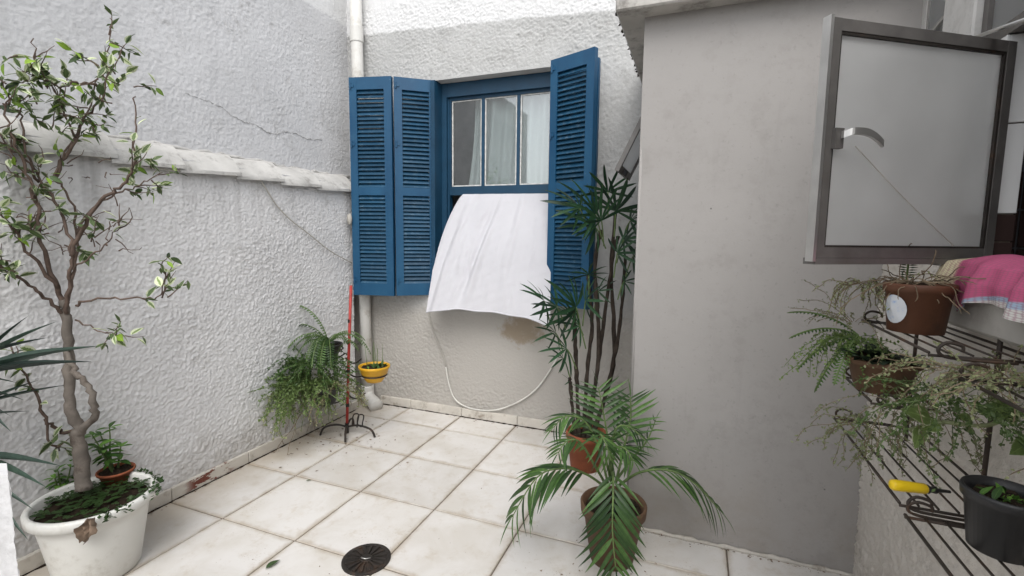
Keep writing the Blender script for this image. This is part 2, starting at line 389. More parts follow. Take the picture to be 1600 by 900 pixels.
m_btile = simple('dark_wall_tile', (.035, .022, .02), .2, .2, 5, 0, 60, .5)
m_deadleaf = simple('dead_leaf', (.20, .145, .105), .8, .35, 25)
m_ficus = leafmat('variegated_leaf', (.10, .16, .06), (.19, .26, .08), rough=.6, edge=(.52, .56, .38), edge_at=.40)
m_ficus_y = leafmat('young_leaf', (.16, .28, .03), (.26, .40, .05), transl=.35)
m_ficus_d = leafmat('dark_ficus_leaf', (.04, .075, .03), (.07, .11, .04), rough=.6)  # darker green variant of the ficus leaf
m_palm = leafmat('palm_leaflet', (.035, .085, .028), (.085, .16, .04), rough=.38, rand=.4, brown=.5)
m_rhapis = leafmat('rhapis_leaflet', (.014, .042, .022), (.028, .072, .03), rough=.4, brown=.5)
m_fern = leafmat('fern_leaf', (.035, .085, .022), (.09, .17, .035), vein=False)
m_vine = leafmat('vine_leaf', (.06, .11, .03), (.16, .22, .07), vein=False, rand=.3)
m_vine_pale = leafmat('pale_vine_leaf', (.16, .19, .085), (.30, .32, .17), vein=False)
m_herb = leafmat('herb_leaf', (.05, .13, .025), (.13, .26, .045))
m_drac = leafmat('strap_leaf', (.03, .055, .045), (.055, .09, .065), rough=.4)
m_darkleaf = leafmat('dark_leaf', (.014, .028, .016), (.03, .05, .028))
m_clover = leafmat('clover_leaf', (.04, .09, .025), (.10, .17, .04), vein=False)
def glass(name, tint, rough, f):
    m = NT(name); t = m.node('ShaderNodeBsdfTransparent'); t.inputs[0].default_value = (*tint, 1)
    m.out((.6, .62, .62), rough, .5); m.b.inputs['Roughness'].default_value = rough
    g = m.node('ShaderNodeBsdfGlossy'); g.inputs['Roughness'].default_value = rough
    mx = m.node('ShaderNodeMixShader'); mx.inputs[0].default_value = f; m.l(t.outputs[0], mx.inputs[1]); m.l(g.outputs[0], mx.inputs[2])
    m.l(mx.outputs[0], m.n['Material Output'].inputs[0]); return m.m
m_pane = glass('window_glass', (.86, .9, .9), .03, .17)
def frosted():
    m = NT('frosted_glass'); P = m.coord('Object')
    n = m.noise(P, 5, 3); cc = m.mix(m.ramp(n, .3, .7), (.60, .60, .59), (.68, .68, .67)); m.out(cc, .3, .5)
    t = m.node('ShaderNodeBsdfTranslucent'); m.l(cc, t.inputs[0]); mx = m.node('ShaderNodeMixShader'); mx.inputs[0].default_value = .5
    m.l(m.b.outputs[0], mx.inputs[1]); m.l(t.outputs[0], mx.inputs[2])
    g = m.node('ShaderNodeBsdfRefraction'); g.inputs['Roughness'].default_value = .42; g.inputs['IOR'].default_value = 1.12; g.inputs[0].default_value = (.92, .93, .94, 1)
    m2 = m.node('ShaderNodeMixShader'); m2.inputs[0].default_value = .45
    m.l(mx.outputs[0], m2.inputs[1]); m.l(g.outputs[0], m2.inputs[2])
    m.l(m2.outputs[0], m.n['Material Output'].inputs[0]); return m.m
m_frost = frosted()
def cloth(name, c, transl=.3, bs=500):
    m = NT(name); P = m.coord('Object'); cc = m.mix(m.ramp(m.noise(P, 4), .3, .7), sc_(c, .95), c); m.out(cc, .9, .1)
    t = m.node('ShaderNodeBsdfTranslucent'); m.l(cc, t.inputs[0]); mx = m.node('ShaderNodeMixShader'); mx.inputs[0].default_value = transl
    m.l(m.b.outputs[0], mx.inputs[1]); m.l(t.outputs[0], mx.inputs[2]); m.l(mx.outputs[0], m.n['Material Output'].inputs[0])
    m.bump(m.math('ADD', m.noise(P, 26, 5, .7), m.math('MULTIPLY', m.noise(P, bs, 2), .3)), .35, .01); return m.m
m_curtain = cloth('white_cotton', (.70, .695, .73), .25)
m_drape = cloth('net_curtain', (.85, .86, .85), .35)

def jit0(a): return Vector((random.uniform(-a, a)*.4, random.uniform(-a, a), random.uniform(-a, a)*1.5))
m_crack = simple('crack_shadow', (.40, .395, .39), .95, .3, 20)  # crack line, with the shadow of the plaster step put into its grey
# ================================================================== SETTING
XL, XU, YB, YG, XG, XD = -.85, -1.2, 4.62, 2.5, 4.02, 6.05     # left wall, upper left wall, back wall, grey wall face, its corner, low wall
floor = tag(MB().box(-1.3, 7, -4.2, 5.4, -.2, -.012).build('floor', m_grout), kind='structure')
g = .007
for i in range(-1, 7):
    for j in range(-4, 5):
        x0, x1, y0, y1 = max(i, XL), min(i+1, XD+.2), j, min(j+1, YB+.02)
        if i >= 4 and j >= 2:
            if j > 2: continue
            y1 = YG+.02
        if x1-x0 < .05 or y1-y0 < .05: continue
        if i == -1 and j == 4: x0 = -1.19
        dz = random.uniform(-.003, .003)
        MB().bbox(x0+g, x1-g, y0+g, y1-g, -.03, dz, .006).build('tile', m_tile, floor)
MB().bbox(3+g, XG+.1, 3+g, 4-g, -.03, .0, .006)
# ---------------- left boundary wall
bw = thing('boundary_wall', 'tall rough grey plastered wall on the left with a tile coping halfway up', 'wall', (-1.2, 0, 0))
relief_wall('wall', m_left, bw, (XL, 0, 0), (0, 1, 0), (0, 0, 1), (1, 0, 0), [(-4.2, -2.2, .05), (-2.2, -.4, .018), (-.4, 4.2, .0115)], [(0, 3.85, .0115)], seed=11)
MB().box(-1.6, XL-.035, -4.2, 4.2, 0, 3.84).build('wall_core', m_left, bw)
def crackamp(U, V):
    return np.ones_like(U)*.55
up = relief_wall('upper_wall', m_upper, bw, (XU, 0, 0), (0, 1, 0), (0, 0, 1), (1, 0, 0), [(-4.2, -2.2, .05), (-2.2, -.4, .018), (-.4, YB+.03, .0135)], [(3.7, 6.8, .0135), (6.8, 7.3, .1)], seed=23, amp=crackamp)
MB().box(-1.6, XU-.03, -4.2, YB+.3, 0, 7.3).build('upper_core', m_upper, bw)
MB().box(XU-.03, XU, 4.2, YB+.02, 0, 3.8).build('niche_wall', m_left, bw)
# plaster skin step (old patch edge that reads as a crack)
pts = [(1.72, 4.69), (1.95, 4.67), (2.16, 4.64), (2.3, 4.58), (2.5, 4.545), (2.68, 4.53), (2.86, 4.475), (3.02, 4.465), (3.16, 4.52), (3.4, 4.54), (3.62, 4.52), (3.95, 4.56)]
vs = []
for k, (y, z) in enumerate(pts):
    dz = random.uniform(-.012, .012)
    vs += [(XU-.02, y, z+.05+dz*2), (XU+.010+random.uniform(0, .006), y+random.uniform(-.04, .04), z+dz), (XU-.03, y, z-.012+dz)]
cr_ = spline([(XU+.006, y, z+random.uniform(-.015, .015)) for y, z in pts], 7)
MB().tube([p+jit0(.006) for p in cr_], [random.choice((.002, .003, .005, .008)) for _ in cr_], 5).build('crack', m_crack, bw)
# coping tiles, each one riding on the next
joints = [-4.1, -3.42, -2.74, -2.06, -1.4, -.72, -.04, .64, 1.31, 2.01, 2.68, 3.37, 4.16]
for k in range(len(joints)-1):
    y0, y1 = joints[k], joints[k+1]+.07; n, m = 9, 8; vs, F = [], []
    lift0, lift1 = random.uniform(-.012, .0), random.uniform(.032, .046)
    for layer in (0, 1):
        for i in range(m+1):
            t = i/m; y = y0+(y1-y0)*t; lf = lift0+(lift1-lift0)*(1-t) if False else lift0+(lift1-lift0)*t
            wl = 1+.05*t
            for j in range(n+1):
                s = j/n; x = XU-.02+(.45*wl)*s; z = 3.985-.235*s**1.5+.05*math.sin(math.pi*s)+lf-layer*(.03+.008*s)+random.uniform(-.0015, .0015)
                if s > .95: z -= .01
                vs.append((x, y+ .03*math.sin(s*5)*(1 if i == m else 0)+random.uniform(-.003,.003), z))
    L = (m+1)*(n+1)
    for i in range(m):
        for j in range(n):
            a = i*(n+1)+j; F.append((a, a+1, a+n+2, a+n+1)); F.append((L+a, L+a+n+1, L+a+n+2, L+a+1))
        a = i*(n+1)+n; F.append((a, L+a, L+a+n+1, a+n+1))
    for j in range(n): F.append((j, L+j, L+j+1, j+1)); a = m*(n+1)+j; F.append((a, a+1, L+a+1, L+a))
    MB().add(vs, F).build('coping_tile', m_coping, bw, smooth=True).data.set_sharp_from_angle(angle=R(38))
# mortar bead above the tiles
mb = MB(); pp = [(XU+.02, y, 4.02+random.uniform(-.02, .025)) for y in np.arange(-4, 4.6, .09)]
mb.tube(pp, [random.uniform(.015, .03) for _ in pp], 7); mb.build('mortar', m_coping, bw, smooth=True)
# skirting tiles
for j in range(-4, 5):
    y0, y1 = j+.02, min(j+1.0, 4.2)+.02
    if y1-y0 < .1: continue
    mt = m_chip if j == 1 else m_skirt
    MB().bbox(XL-.02, XL+.035, y0+.004, y1-.004, .004, .155, .008).build('skirting_tile', mt, bw)
gl = MB(); pp = [(XL+.038+random.uniform(-.004, .006), y, .004) for y in np.arange(-4, 4.2, .05)]; gl.tube(pp, [random.choice((.003, .006, .009, .013)) for _ in pp], 5); gl.build('base_grime', m_soil, bw)
# ---------------- back wall
hw = thing('house_wall', 'pale rough plastered back wall holding the blue window', 'wall', (1.4, YB, 0))
WX0, WX1, WZ0, WZ1 = .52, 2.56, 2.08, 5.51
def backamp(U, V):
    a = np.ones_like(U)
    sm = 1/(1+np.exp(-(U-.95)/.12))*1/(1+np.exp((U-2.95)/.15))*1/(1+np.exp((V-2.0)/.08))*1/(1+np.exp(-(V-.45)/.08))
    return a*(1-.8*sm)
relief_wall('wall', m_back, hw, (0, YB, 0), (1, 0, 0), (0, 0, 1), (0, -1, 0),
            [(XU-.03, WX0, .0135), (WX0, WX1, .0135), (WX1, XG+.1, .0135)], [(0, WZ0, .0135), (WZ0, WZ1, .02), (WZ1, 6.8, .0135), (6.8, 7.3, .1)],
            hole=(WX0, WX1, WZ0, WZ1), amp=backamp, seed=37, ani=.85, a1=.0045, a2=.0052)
rev = MB()
rev.box(WX0-.3, WX0, YB+.028, YB+.55, WZ0-.3, WZ1+.3).box(WX1, WX1+.3, YB+.028, YB+.55, WZ0-.3, WZ1+.3)
rev.box(WX0-.3, WX1+.3, YB+.03, YB+.55, WZ1, WZ1+.3).box(WX0-.3, WX1+.3, YB+.03, YB+.55, WZ0-.3, WZ0)
rev.build('reveal', m_house, hw)
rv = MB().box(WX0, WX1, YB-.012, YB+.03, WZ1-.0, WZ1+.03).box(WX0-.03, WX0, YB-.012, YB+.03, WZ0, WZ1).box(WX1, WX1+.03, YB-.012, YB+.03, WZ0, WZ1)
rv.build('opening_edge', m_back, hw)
MB().box(WX0-.04, WX1+.04, YB-.09, YB+.2, WZ0-.10, WZ0-.002).build('window_sill', m_sill, hw)
rm = MB().box(-1.2, 5.4, 8.5, 8.6, 0, 7).box(-1.3, -1.2, YB+.55, 8.6, 0, 7).box(5.4, 5.5, YB+.55, 8.6, 0, 7).box(-1.3, 5.5, YB+.4, 8.6, 7, 7.1).box(-1.3, 5.5, YB+.55, 8.6, -.1, 0)
rm.build('room', m_room, hw)
bk = MB().box(-1.3, WX0-.3, YB+.2, YB+.55, 0, 7.3).box(WX1+.3, 5.5, YB+.2, YB+.55, 0, 7.3).box(WX0-.3, WX1+.3, YB+.2, YB+.55, 0, WZ0-.3).box(WX0-.3, WX1+.3, YB+.2, YB+.55, WZ1+.3, 7.3)
bk.build('wall_core', m_house, hw)
for i in range(-1, 5):
    x0, x1 = max(i+.02, -.62), min(i+1.02, XG+.05)
    MB().bbox(x0+.004, x1-.004, YB-.045, YB+.03, .004, .15, .008).build('skirting_tile', m_skirt, hw)
gl = MB(); pp = [(x, YB-.048+random.uniform(-.006, .004), .004) for x in np.arange(-.6, 4.0, .05)]; gl.tube(pp, [random.choice((.003, .006, .010, .015)) for _ in pp], 5); gl.build('base_grime', m_soil, hw)
# ---------------- grey outbuilding with its concrete roof slab
gb = thing('grey_outbuilding', 'plain grey rendered outbuilding with overhanging concrete roof slab', 'building', (XG, YG, 0))
relief_wall('front_wall', m_grey, gb, (0, YG, 0), (1, 0, 0), (0, 0, 1), (0, -1, 0), [(XG, XD+.14, .04)], [(0, 5.12, .04)], seed=51, a1=.0012, a2=.0006, big=.006, grain=.0002)
relief_wall('side_wall', m_grey, gb, (XG, 0, 0), (0, 1, 0), (0, 0, 1), (-1, 0, 0), [(YG, YB+.05, .04)], [(0, 5.12, .04)], seed=52, a1=.0012, a2=.0006, big=.006, grain=.0002)
MB().tube([(XG+.012, YG+.012, 0), (XG+.012, YG+.012, 5.1)], .016, 8).build('corner_bead', m_grey, gb, smooth=True)
MB().box(XG+.03, 7.4, YG+.03, YB+.1, 0, 5.1).build('wall_core', m_grey, gb)
sb = MB().bbox(3.775, 7.5, 2.28, YB+.0, 5.105, 5.40, .015); sb.build('roof_slab', m_slab, gb)
drp = MB()
for k in range(70):                                     # crumbled render and roots hanging along the slab's left edge
    y = random.uniform(2.28, 4.4); L = random.choice((.01, .015, .02, .05)); p = Vector((3.77, y, 5.12+random.uniform(0, .25)))
    drp.tube([p, p+Vector((-.012, .01, -L*.5)), p+Vector((random.uniform(-.04, .0), random.uniform(-.03, .03), -L))], [.016, .012, .002], 4)
tag(drp.build('drip_edge', m_cane, gb), kind='stuff')
sk = MB(); pp = [(x, YG-.012, .012+random.uniform(-.006, .006)) for x in np.arange(XG, XD+.05, .06)]
sk.tube(pp, [random.uniform(.012, .028) for _ in pp], 6); sk.build('mortar_fillet', m_skirt, gb, smooth=True)
# tilted awning sash sticking out of its left side wall
sr = thing('awning_sash', 'small tilted aluminium awning sash projecting beside the grey wall corner', 'window', (XG, 3.4, 4.3))
top0 = atY(1003, 178, 2.99); bot0 = atX(960, 265, 3.7); bot1 = atX(978, 280, 3.7)
dn = (bot0-top0); ly = Vector((0, bot1.y-bot0.y, 0)); nn = dn.cross(ly).normalized()
fr = MB()
fr.obox(top0, dn, ly*.06, nn*.05); fr.obox(top0+ly*.94, dn, ly*.06, nn*.05); fr.obox(bot0-dn*.12+ly*.06, dn*.12, ly*.88, nn*.05); fr.obox(top0+ly*.06, dn*.1, ly*.88, nn*.05)
fr.build('frame', m_steel, sr); MB().obox(top0+ly*.06+dn*.1+nn*.015, dn*.78, ly*.88, nn*.015).build('pane', m_frost, sr)
MB().obox(bot0+ly*.3-dn*.1+nn*.05, dn*.1, ly*.12, nn*.03).build('catch', m_dark, sr)
# ---------------- low wall with sill, kitchen wall and window opening on the right
lw = thing('kitchen_wall', 'white house wall on the right with a plastered dado and window opening', 'wall', (XD, 0, 0))
relief_wall('dado', m_dado, lw, (XD, 0, 0), (0, 1, 0), (0, 0, 1), (-1, 0, 0), [(-4.2, -1.2, .06), (-1.2, YG+.02, .0175)], [(0, 2.87, .0175)], seed=61, a1=.008, a2=.005)
MB().box(XD+.02, 6.75, -4.2, YG-.001, 0, 2.865).build('dado_core', m_dado, lw)
MB().bbox(5.93, 6.2, -2.2, 1.03, 2.56, 2.885, .02).build('window_sill', m_sill, lw)
JY = 1.235
PY0, PY1 = 1.56, 2.0
kw = MB().box(6.16, 6.28, PY1, YG-.002, 2.87, 4.35).box(6.16, 6.28, 2.42, YG-.002, 4.35, 5.30)
kw.box(6.14, 6.28, -4.2, -1.6, 2.87, 5.30).box(6.14, 6.28, -1.6, PY0-.002, 5.2, 5.30)
kw.build('wall', m_house, lw)
MB().bbox(6.12, 6.28, PY0, PY1-.002, 2.87, 5.302, .012).build('pier', m_house, lw)
MB().box(6.17, 6.28, JY+.012, PY0-.002, 2.87, 4.20).build('jamb_core', m_grout, lw)
for (z0, z1, mt) in [(2.89, 3.03, m_btile), (3.03, 3.19, m_btile), (3.19, 3.70, m_wtile), (3.70, 4.19, m_wtile)]:
    MB().bbox(6.168, 6.285, JY-.006, JY+.012, z0+.004, z1-.004, .003).build('wall_tile', mt, lw)
    MB().bbox(6.15, 6.168, JY-.006, JY+.28, z0+.004, z1-.004, .003).build('wall_tile', mt, lw)
MB().box(6.285, 8.6, 1.75, 1.82, 2.0, 5.3).build('inner_wall', m_dark, lw)
for r_, (z0, z1) in enumerate(((2.74, 2.99), (2.99, 3.24), (3.24, 3.49))):
    for k in range(5): MB().bbox(6.29+.25*k+.006, 6.29+.25*(k+1)-.006, 1.735, 1.749, z0+.006, z1-.006, .004).build('wall_tile', m_btile, lw)
kr = MB().box(6.76, 8.6, -4.2, 5, 2.0, 2.1).box(8.6, 8.7, -4.2, 5, 2.0, 5.31).box(6.7, 8.6, 4.9, 5, 2.0, 5.31).box(6.14, 8.6, -4.3, -4.2, 0, 5.31).box(6.14, 8.7, -4.2, 5, 5.31, 5.4)
kr.build('kitchen_room', m_dark, lw)
# behind the viewer: unseen added wall, cut low so skylight reaches the yard
hb = thing('unseen_rear_wall', 'unseen wall added behind the viewer, kept low to let skylight in', 'wall', (2.5, -4.2, 0))
MB().box(-1.6, 7, -4.4, -4.2, 0, 2.0).build('wall', m_house, hb)
# fixed upper frame of the kitchen window
wf = thing('kitchen_window_frame', 'dark steel frame of the upper kitchen window at the top right', 'window', (6.17, 0, 4.1))
f = MB().box(6.155, 6.215, -1.6, 1.556, 4.19, 4.26).box(6.155, 6.215, 1.47, 1.50, 4.261, 5.2).box(6.165, 6.21, 1.50, 1.556, 4.261, 5.2).box(6.155, 6.215, -.2, -.14, 4.261, 5.2)
f.build('frame', m_steel, wf)
MB().box(6.18, 6.19, -1.5, 1.468, 4.261, 5.2).build('pane', m_frost, wf)
aw = thing('narrow_side_window', 'narrow frosted pane high beside the white pier', 'window', (6.17, 1.9, 4.6))
MB().box(6.165, 6.2, PY1, PY1+.03, 4.35, 5.30).box(6.165, 6.2, 2.39, 2.42, 4.35, 5.30).box(6.165, 6.2, PY1+.03, 2.39, 4.35, 4.38).build('frame', m_steel_l, aw)
MB().box(6.175, 6.185, PY1+.03, 2.39, 4.38, 5.30).build('pane', m_frost, aw)
MB().obox((6.14, 1.95, 4.62), (.02, 0, 0), (0, .34, -.05), (0, .004, .025)).build('stay_bar', m_steel_l, aw)

# ================================================================== BLUE WINDOW
wn = thing('sash_window', 'dark blue sash window with three panes above an open lower half', 'window', ((WX0+WX1)/2, YB+.2, WZ0))
FY0, FY1 = YB+.17, YB+.34
f = MB()
f.box(WX0+.002, WX0+.11, FY0, FY1, WZ0, WZ1-.002).box(WX1-.11, WX1-.002, FY0, FY1, WZ0, WZ1-.002).box(WX0+.11, WX1-.11, FY0+.004, FY1, WZ1-.22, WZ1-.003).box(WX0+.11, WX1-.11, FY0+.004, FY1, WZ0, WZ0+.08)
f.box(WX0-.05, WX0+.02, YB-.06, FY0-.002, WZ0, WZ1-.004).box(WX1-.02, WX1+.05, YB-.06, FY0-.002, WZ0, WZ1-.004)
f.box(WX0+.11, WX0+.14, FY0+.05, FY1-.02, WZ0+.08, WZ1-.22).box(WX1-.14, WX1-.11, FY0+.05, FY1-.02, WZ0+.08, WZ1-.22)
f.build('frame', m_bluedk, wn)
SY = YB+.23
sash = MB().box(WX0+.14, WX1-.14, SY, SY+.075, 3.71, 3.85).box(WX0+.14, WX1-.14, SY, SY+.075, 5.24, WZ1-.221).box(WX0+.14, WX0+.17, SY+.004, SY+.07, 3.85, 5.24).box(WX1-.17, WX1-.14, SY+.004, SY+.07, 3.85, 5.24)
PX = [.69, 1.235, 1.29, 1.845, 1.90, 2.39]
for a, b in ((.66, .69), (1.235, 1.29), (1.845, 1.90)): sash.box(a+.001, b, SY+.006, SY+.068, 3.851, 5.239)
sash = sash.build('sash', m_bluedk, wn)
for k in range(3):
    a, b = PX[2*k], PX[2*k+1]
    MB().box(a, b, SY+.035, SY+.042, 3.85, 5.24).build('pane', m_pane, sash)
    pu = MB()
    for (u0, u1, z0, z1) in ((a, a+.022, 3.85, 5.24), (b-.022, b, 3.85, 5.24), (a+.022, b-.022, 3.85, 3.872), (a+.022, b-.022, 5.218, 5.24)):
        pu.box(u0, u1, SY+.022, SY+.034, z0+random.uniform(0, .004), z1)
    pu.build('putty_bead', m_putty, sash)
def shutter_leaf(root, p0, p1, z0, z1, faces=1, hinge_at=None):
    """p0 left end, p1 right end (as seen), plan points of the leaf's visible face"""
    p0, p1 = Vector((*p0, 0)), Vector((*p1, 0)); d = (p1-p0); w = d.length; d.normalize(); n = Vector((d.y, -d.x, 0)); th = .075
    def bx(mb, u0, u1, v0, v1, a, b): mb.obox(p0+d*u0+Vector((0,0,v0))-n*a, d*(u1-u0), -n*(b-a), Vector((0, 0, v1-v0)))
    st, zm = .125, z0+(z1-z0)*.487
    fr = MB(); bx(fr, 0, st, z0, z1, 0, th); bx(fr, w-st, w, z0, z1, 0, th)
    bx(fr, st, w-st, z0, z0+.20, .003, th-.003); bx(fr, st, w-st, z1-.19, z1, .003, th-.003); bx(fr, st, w-st, zm-.06, zm+.07, .003, th-.003)
    # raised moulding round each louvre field
    panel = fr.build('leaf', m_blue, root)
    for (a, b) in ((z0+.20, zm-.06), (zm+.07, z1-.19)):
        ns = 23; stp = (b-a)/ns
        for k in range(ns):
            zc = a+stp*(k+.5); c = p0+d*st+Vector((0, 0, zc))-n*(th*.5)
            tl = R(54+random.uniform(-3, 3)); c = c+Vector((0, 0, random.uniform(-.003, .003))); a1 = (n*math.cos(tl)-Vector((0,0,1))*math.sin(tl)); a2 = (n*math.sin(tl)+Vector((0,0,1))*math.cos(tl))
            hw_, ht = .043, .0055
            MB().obox(c-a1*hw_-a2*ht, d*(w-2*st), a1*2*hw_, a2*2*ht).build('slat', m_slat, panel)
    for zz in (z0+.25, zm+.75, z1-.13):
        h = MB(); c = p0+d*(hinge_at if hinge_at is not None else .03)+Vector((0, 0, zz))+n*.01
        h.tube([c-Vector((0,0,.05)), c+Vector((0,0,.05))], .014, 8); h.obox(c-d*.0+n*.002-Vector((0,0,.02)), d*.055, n*-.012, Vector((0,0,.04)))
        h.build('hinge', m_blue, panel)
    return panel
ls = thing('folding_shutter', 'blue louvred two-leaf shutter folded open left of the window', 'shutter', (-.03, 4.25, 2.02))
shutter_leaf(ls, (-.745, 4.075), (-.055, 4.235), 2.03, 5.53)
shutter_leaf(ls, (-.015, 4.25), (.525, 4.66), 2.035, 5.525)
kn = MB(); c = Vector((-.75, 4.05, 3.28)); kn.lathe([(0, .0), (.05, .0), (.06, .02), (.05, .05), (0, .06)], (0,0,0), 12); kn.v = [Vector((p.x*.7, -p.z, p.y*1.7))+c for p in kn.v]
kn.build('latch', m_cable_g, ls, smooth=True)
rs = thing('folding_shutter', 'tall blue louvred shutter standing open right of the window behind the palm', 'shutter', (2.5, 4.45, 2.02))
shutter_leaf(rs, (2.515, 4.42), (3.205, 4.13), 2.03, 5.53)
shutter_leaf(rs, (2.53, 4.555), (3.19, 4.50), 2.03, 5.52)
# ---------------- curtains
cu = thing('curtain', 'white cotton curtain blowing out over the window sill', 'curtain', (1.6, 4.7, 1.9))
nu, nv = 90, 70; vs, F = [], []
CREASE = [(.46, .27, .022, -.055, -.05, .98), (.50, .33, .03, .05, -.05, 1.0), (.70, .60, .03, .03, -.1, .6), (.22, .07, .03, .03, .1, 1.1), (.15, .02, .02, -.03, .2, 1.1), (.85, .80, .035, -.03, -.1, .7), (.62, .66, .04, .02, .3, 1.1)]
for _k in range(46):
    s_ = random.random(); CREASE.append((s_, s_+random.uniform(-.35, .25), random.uniform(.008, .025), random.uniform(-.022, .022), *(lambda q: (q, q+random.uniform(.15, .5)))(random.uniform(-.1, .8))))
TL, TR = Vector((.93, 4.80, 3.72)), Vector((2.47, 4.80, 3.70))
for j in range(nv+1):
    t = j/nv
    for i in range(nu+1):
        s = i/nu
        top = TL.lerp(TR, s)
        left = Vector((.585, 4.22, 1.80)); mid = Vector((1.6, 4.17, 1.90)); right = Vector((2.66, 4.22, 1.745))
        bot = left*(1-s)**2+ (mid*2-(left+right)*.5)*2*s*(1-s)+right*s*s
        k = t**.9; p = top.lerp(bot, k)
        p.y += .05*math.sin(math.pi*t)*-.9                    # belly towards the viewer
        p.x -= .13*math.sin(math.pi*t**.62)*(1-s)**1.5
        fo = .022*(1-t)**3*math.sin(s*40+2*math.sin(s*7))+.022*math.sin(s*6.5+t*2.2)*t
        for (s0, s1, w0, h0, ta, tb) in CREASE:
            if ta < t < tb:
                e_ = math.sin(math.pi*(t-ta)/(tb-ta))**.7; x_ = (s-(s0+(s1-s0)*t))/w0; fo += h0*e_*math.exp(-x_*x_)
        fo += .003*math.sin(s*53+t*37)*math.sin(t*29-s*17)
        p.y -= fo*(.3+.7*min(1, t*5)); p.z += (.015*math.sin(s*9)+.008*math.sin(s*23+1))*t
        if t > .5: p.y -= .04*((t-.5)/.5)**2*math.sin(s*7+.5)
        vs.append(p)
for j in range(nv):
    for i in range(nu): a = j*(nu+1)+i; F.append((a, a+1, a+nu+2, a+nu+1))
bl = MB().add(vs, F); bl.build('billowing_panel', m_curtain, cu, smooth=True)
hm = MB().tube([vs[nv*(nu+1)+i]+Vector((0, -.004, .0)) for i in range(nu+1)], .012, 6); hm.build('hem', m_curtain, cu, smooth=True)
vs, F = [], []; nu, nv = 120, 14
for j in range(nv+1):
    t = j/nv
    for i in range(nu+1):
        s = i/nu; xl = 1.04-.18*t**2
        x = xl+(2.6-xl)*s; vs.append((x, 5.02+.035*math.sin(s*46+.6*math.sin(3*t))+.02*math.sin(s*19+1), 5.45-1.85*t))
for j in range(nv):
    for i in range(nu): a = j*(nu+1)+i; F.append((a, a+1, a+nu+2, a+nu+1))
MB().add(vs, F).build('inner_drape', m_drape, cu, smooth=True)

# ================================================================== DOWNPIPE, CABLES, DRAIN
dp = thing('downpipe', 'white plastic rain downpipe in the corner ending in an elbow', 'pipe', (-.86, 4.45, 0))
def pipe_at(z): return Vector((-.80-.012*z, 4.46, z))
MB().tube([pipe_at(z_) for z_ in (.30, 2, 4, 6.2, 7.4)], .098, 20).build('pipe', m_pvc, dp, smooth=True)
for z_ in (6.34, .62): MB().tube([pipe_at(z_-.12), pipe_at(z_+.12)], .110, 28).build('collar', m_pvc, dp)
e = spline([pipe_at(.36), pipe_at(.22), pipe_at(.14)+Vector((.07, -.05, 0)), pipe_at(.11)+Vector((.22, -.13, 0)), pipe_at(.07)+Vector((.34, -.2, 0))], 5)
MB().tube(e, [.112]*(len(e)-4)+[.118]*4, 18).build('elbow', m_pvc, dp, smooth=True)
cb = thing('white_cable', 'white cable hanging in a loop across the back wall', 'cable', (.4, 4.58, 1.7))
p = [(.37, 4.60, 2.0), (.40, 4.585, 1.69), (.55, 4.58, 1.25), (.69, 4.585, .97), (.76, 4.585, .6), (.87, 4.58, .32), (1.06, 4.575, .2), (1.35, 4.575, .165), (1.65, 4.575, .21), (1.92, 4.58, .33), (2.15, 4.58, .48), (2.35, 4.58, .67), (2.52, 4.585, .92), (2.65, 4.585, 1.16)]
p = spline(p, 5)
MB().tube(p[:18], .007, 6).build('thin_lead', m_cable_g, cb, smooth=True); MB().tube(p[17:], .013, 6).build('lead', m_cable, cb, smooth=True)
cb = thing('grey_cable', 'thin grey cable running under the coping and down the left wall', 'cable', (-.8, .2, 3.7))
p = [(-.80, -1.2, 3.70), (-.79, .2, 3.745), (-.8, 1.0, 3.70), (-.79, 1.7, 3.735), (-.80, 2.32, 3.725), (-.80, 2.42, 3.66), (-.81, 2.62, 3.42), (-.80, 2.86, 3.22), (-.81, 3.18, 3.04), (-.80, 3.6, 2.78), (-.81, 4.12, 2.56)]
MB().tube(spline(p, 5), .010, 6).build('lead', m_cable_g, cb, smooth=True)
dg = thing('drain_grate', 'round dark iron drain grate set in the tiled floor', 'drain', (1.84, 1.03, 0))
c = Vector((1.84, 1.03, 0)); r0 = .215
MB().lathe([(r0+.008, .002), (r0+.008, .014), (r0-.01, .018), (r0-.03, .014), (r0-.03, .006), (0, .006)], c, 40).build('rim', m_iron, dg, smooth=False)
for k in range(16):
    a = 2*math.pi*k/16; d = Vector((math.cos(a), math.sin(a), 0)); n = Vector((-d.y, d.x, 0))
    MB().add([c+d*.06-n*.006+Vector((0,0,.007)), c+d*.06+n*.006+Vector((0,0,.007)), c+d*.186+n*.019+Vector((0,0,.007)), c+d*.186-n*.019+Vector((0,0,.007)),
              c+d*.06-n*.004+Vector((0,0,.022)), c+d*.06+n*.004+Vector((0,0,.022)), c+d*.186+n*.014+Vector((0,0,.022)), c+d*.186-n*.014+Vector((0,0,.022))],
             [(4,5,6,7),(0,1,5,4),(1,2,6,5),(2,3,7,6),(3,0,4,7)]).build('bar', m_iron, dg)
MB().lathe([(.06, .007), (.058, .02), (.045, .024), (0, .024)], c, 20).build('hub', m_iron, dg)
MB().tube(spline([c+Vector((-.04,-.02,.026)), c+Vector((-.02,-.04,.04)), c+Vector((.02,-.035,.04)), c+Vector((.045,0,.03))], 5), .006, 6).build('handle', m_steel_l, dg, smooth=True)

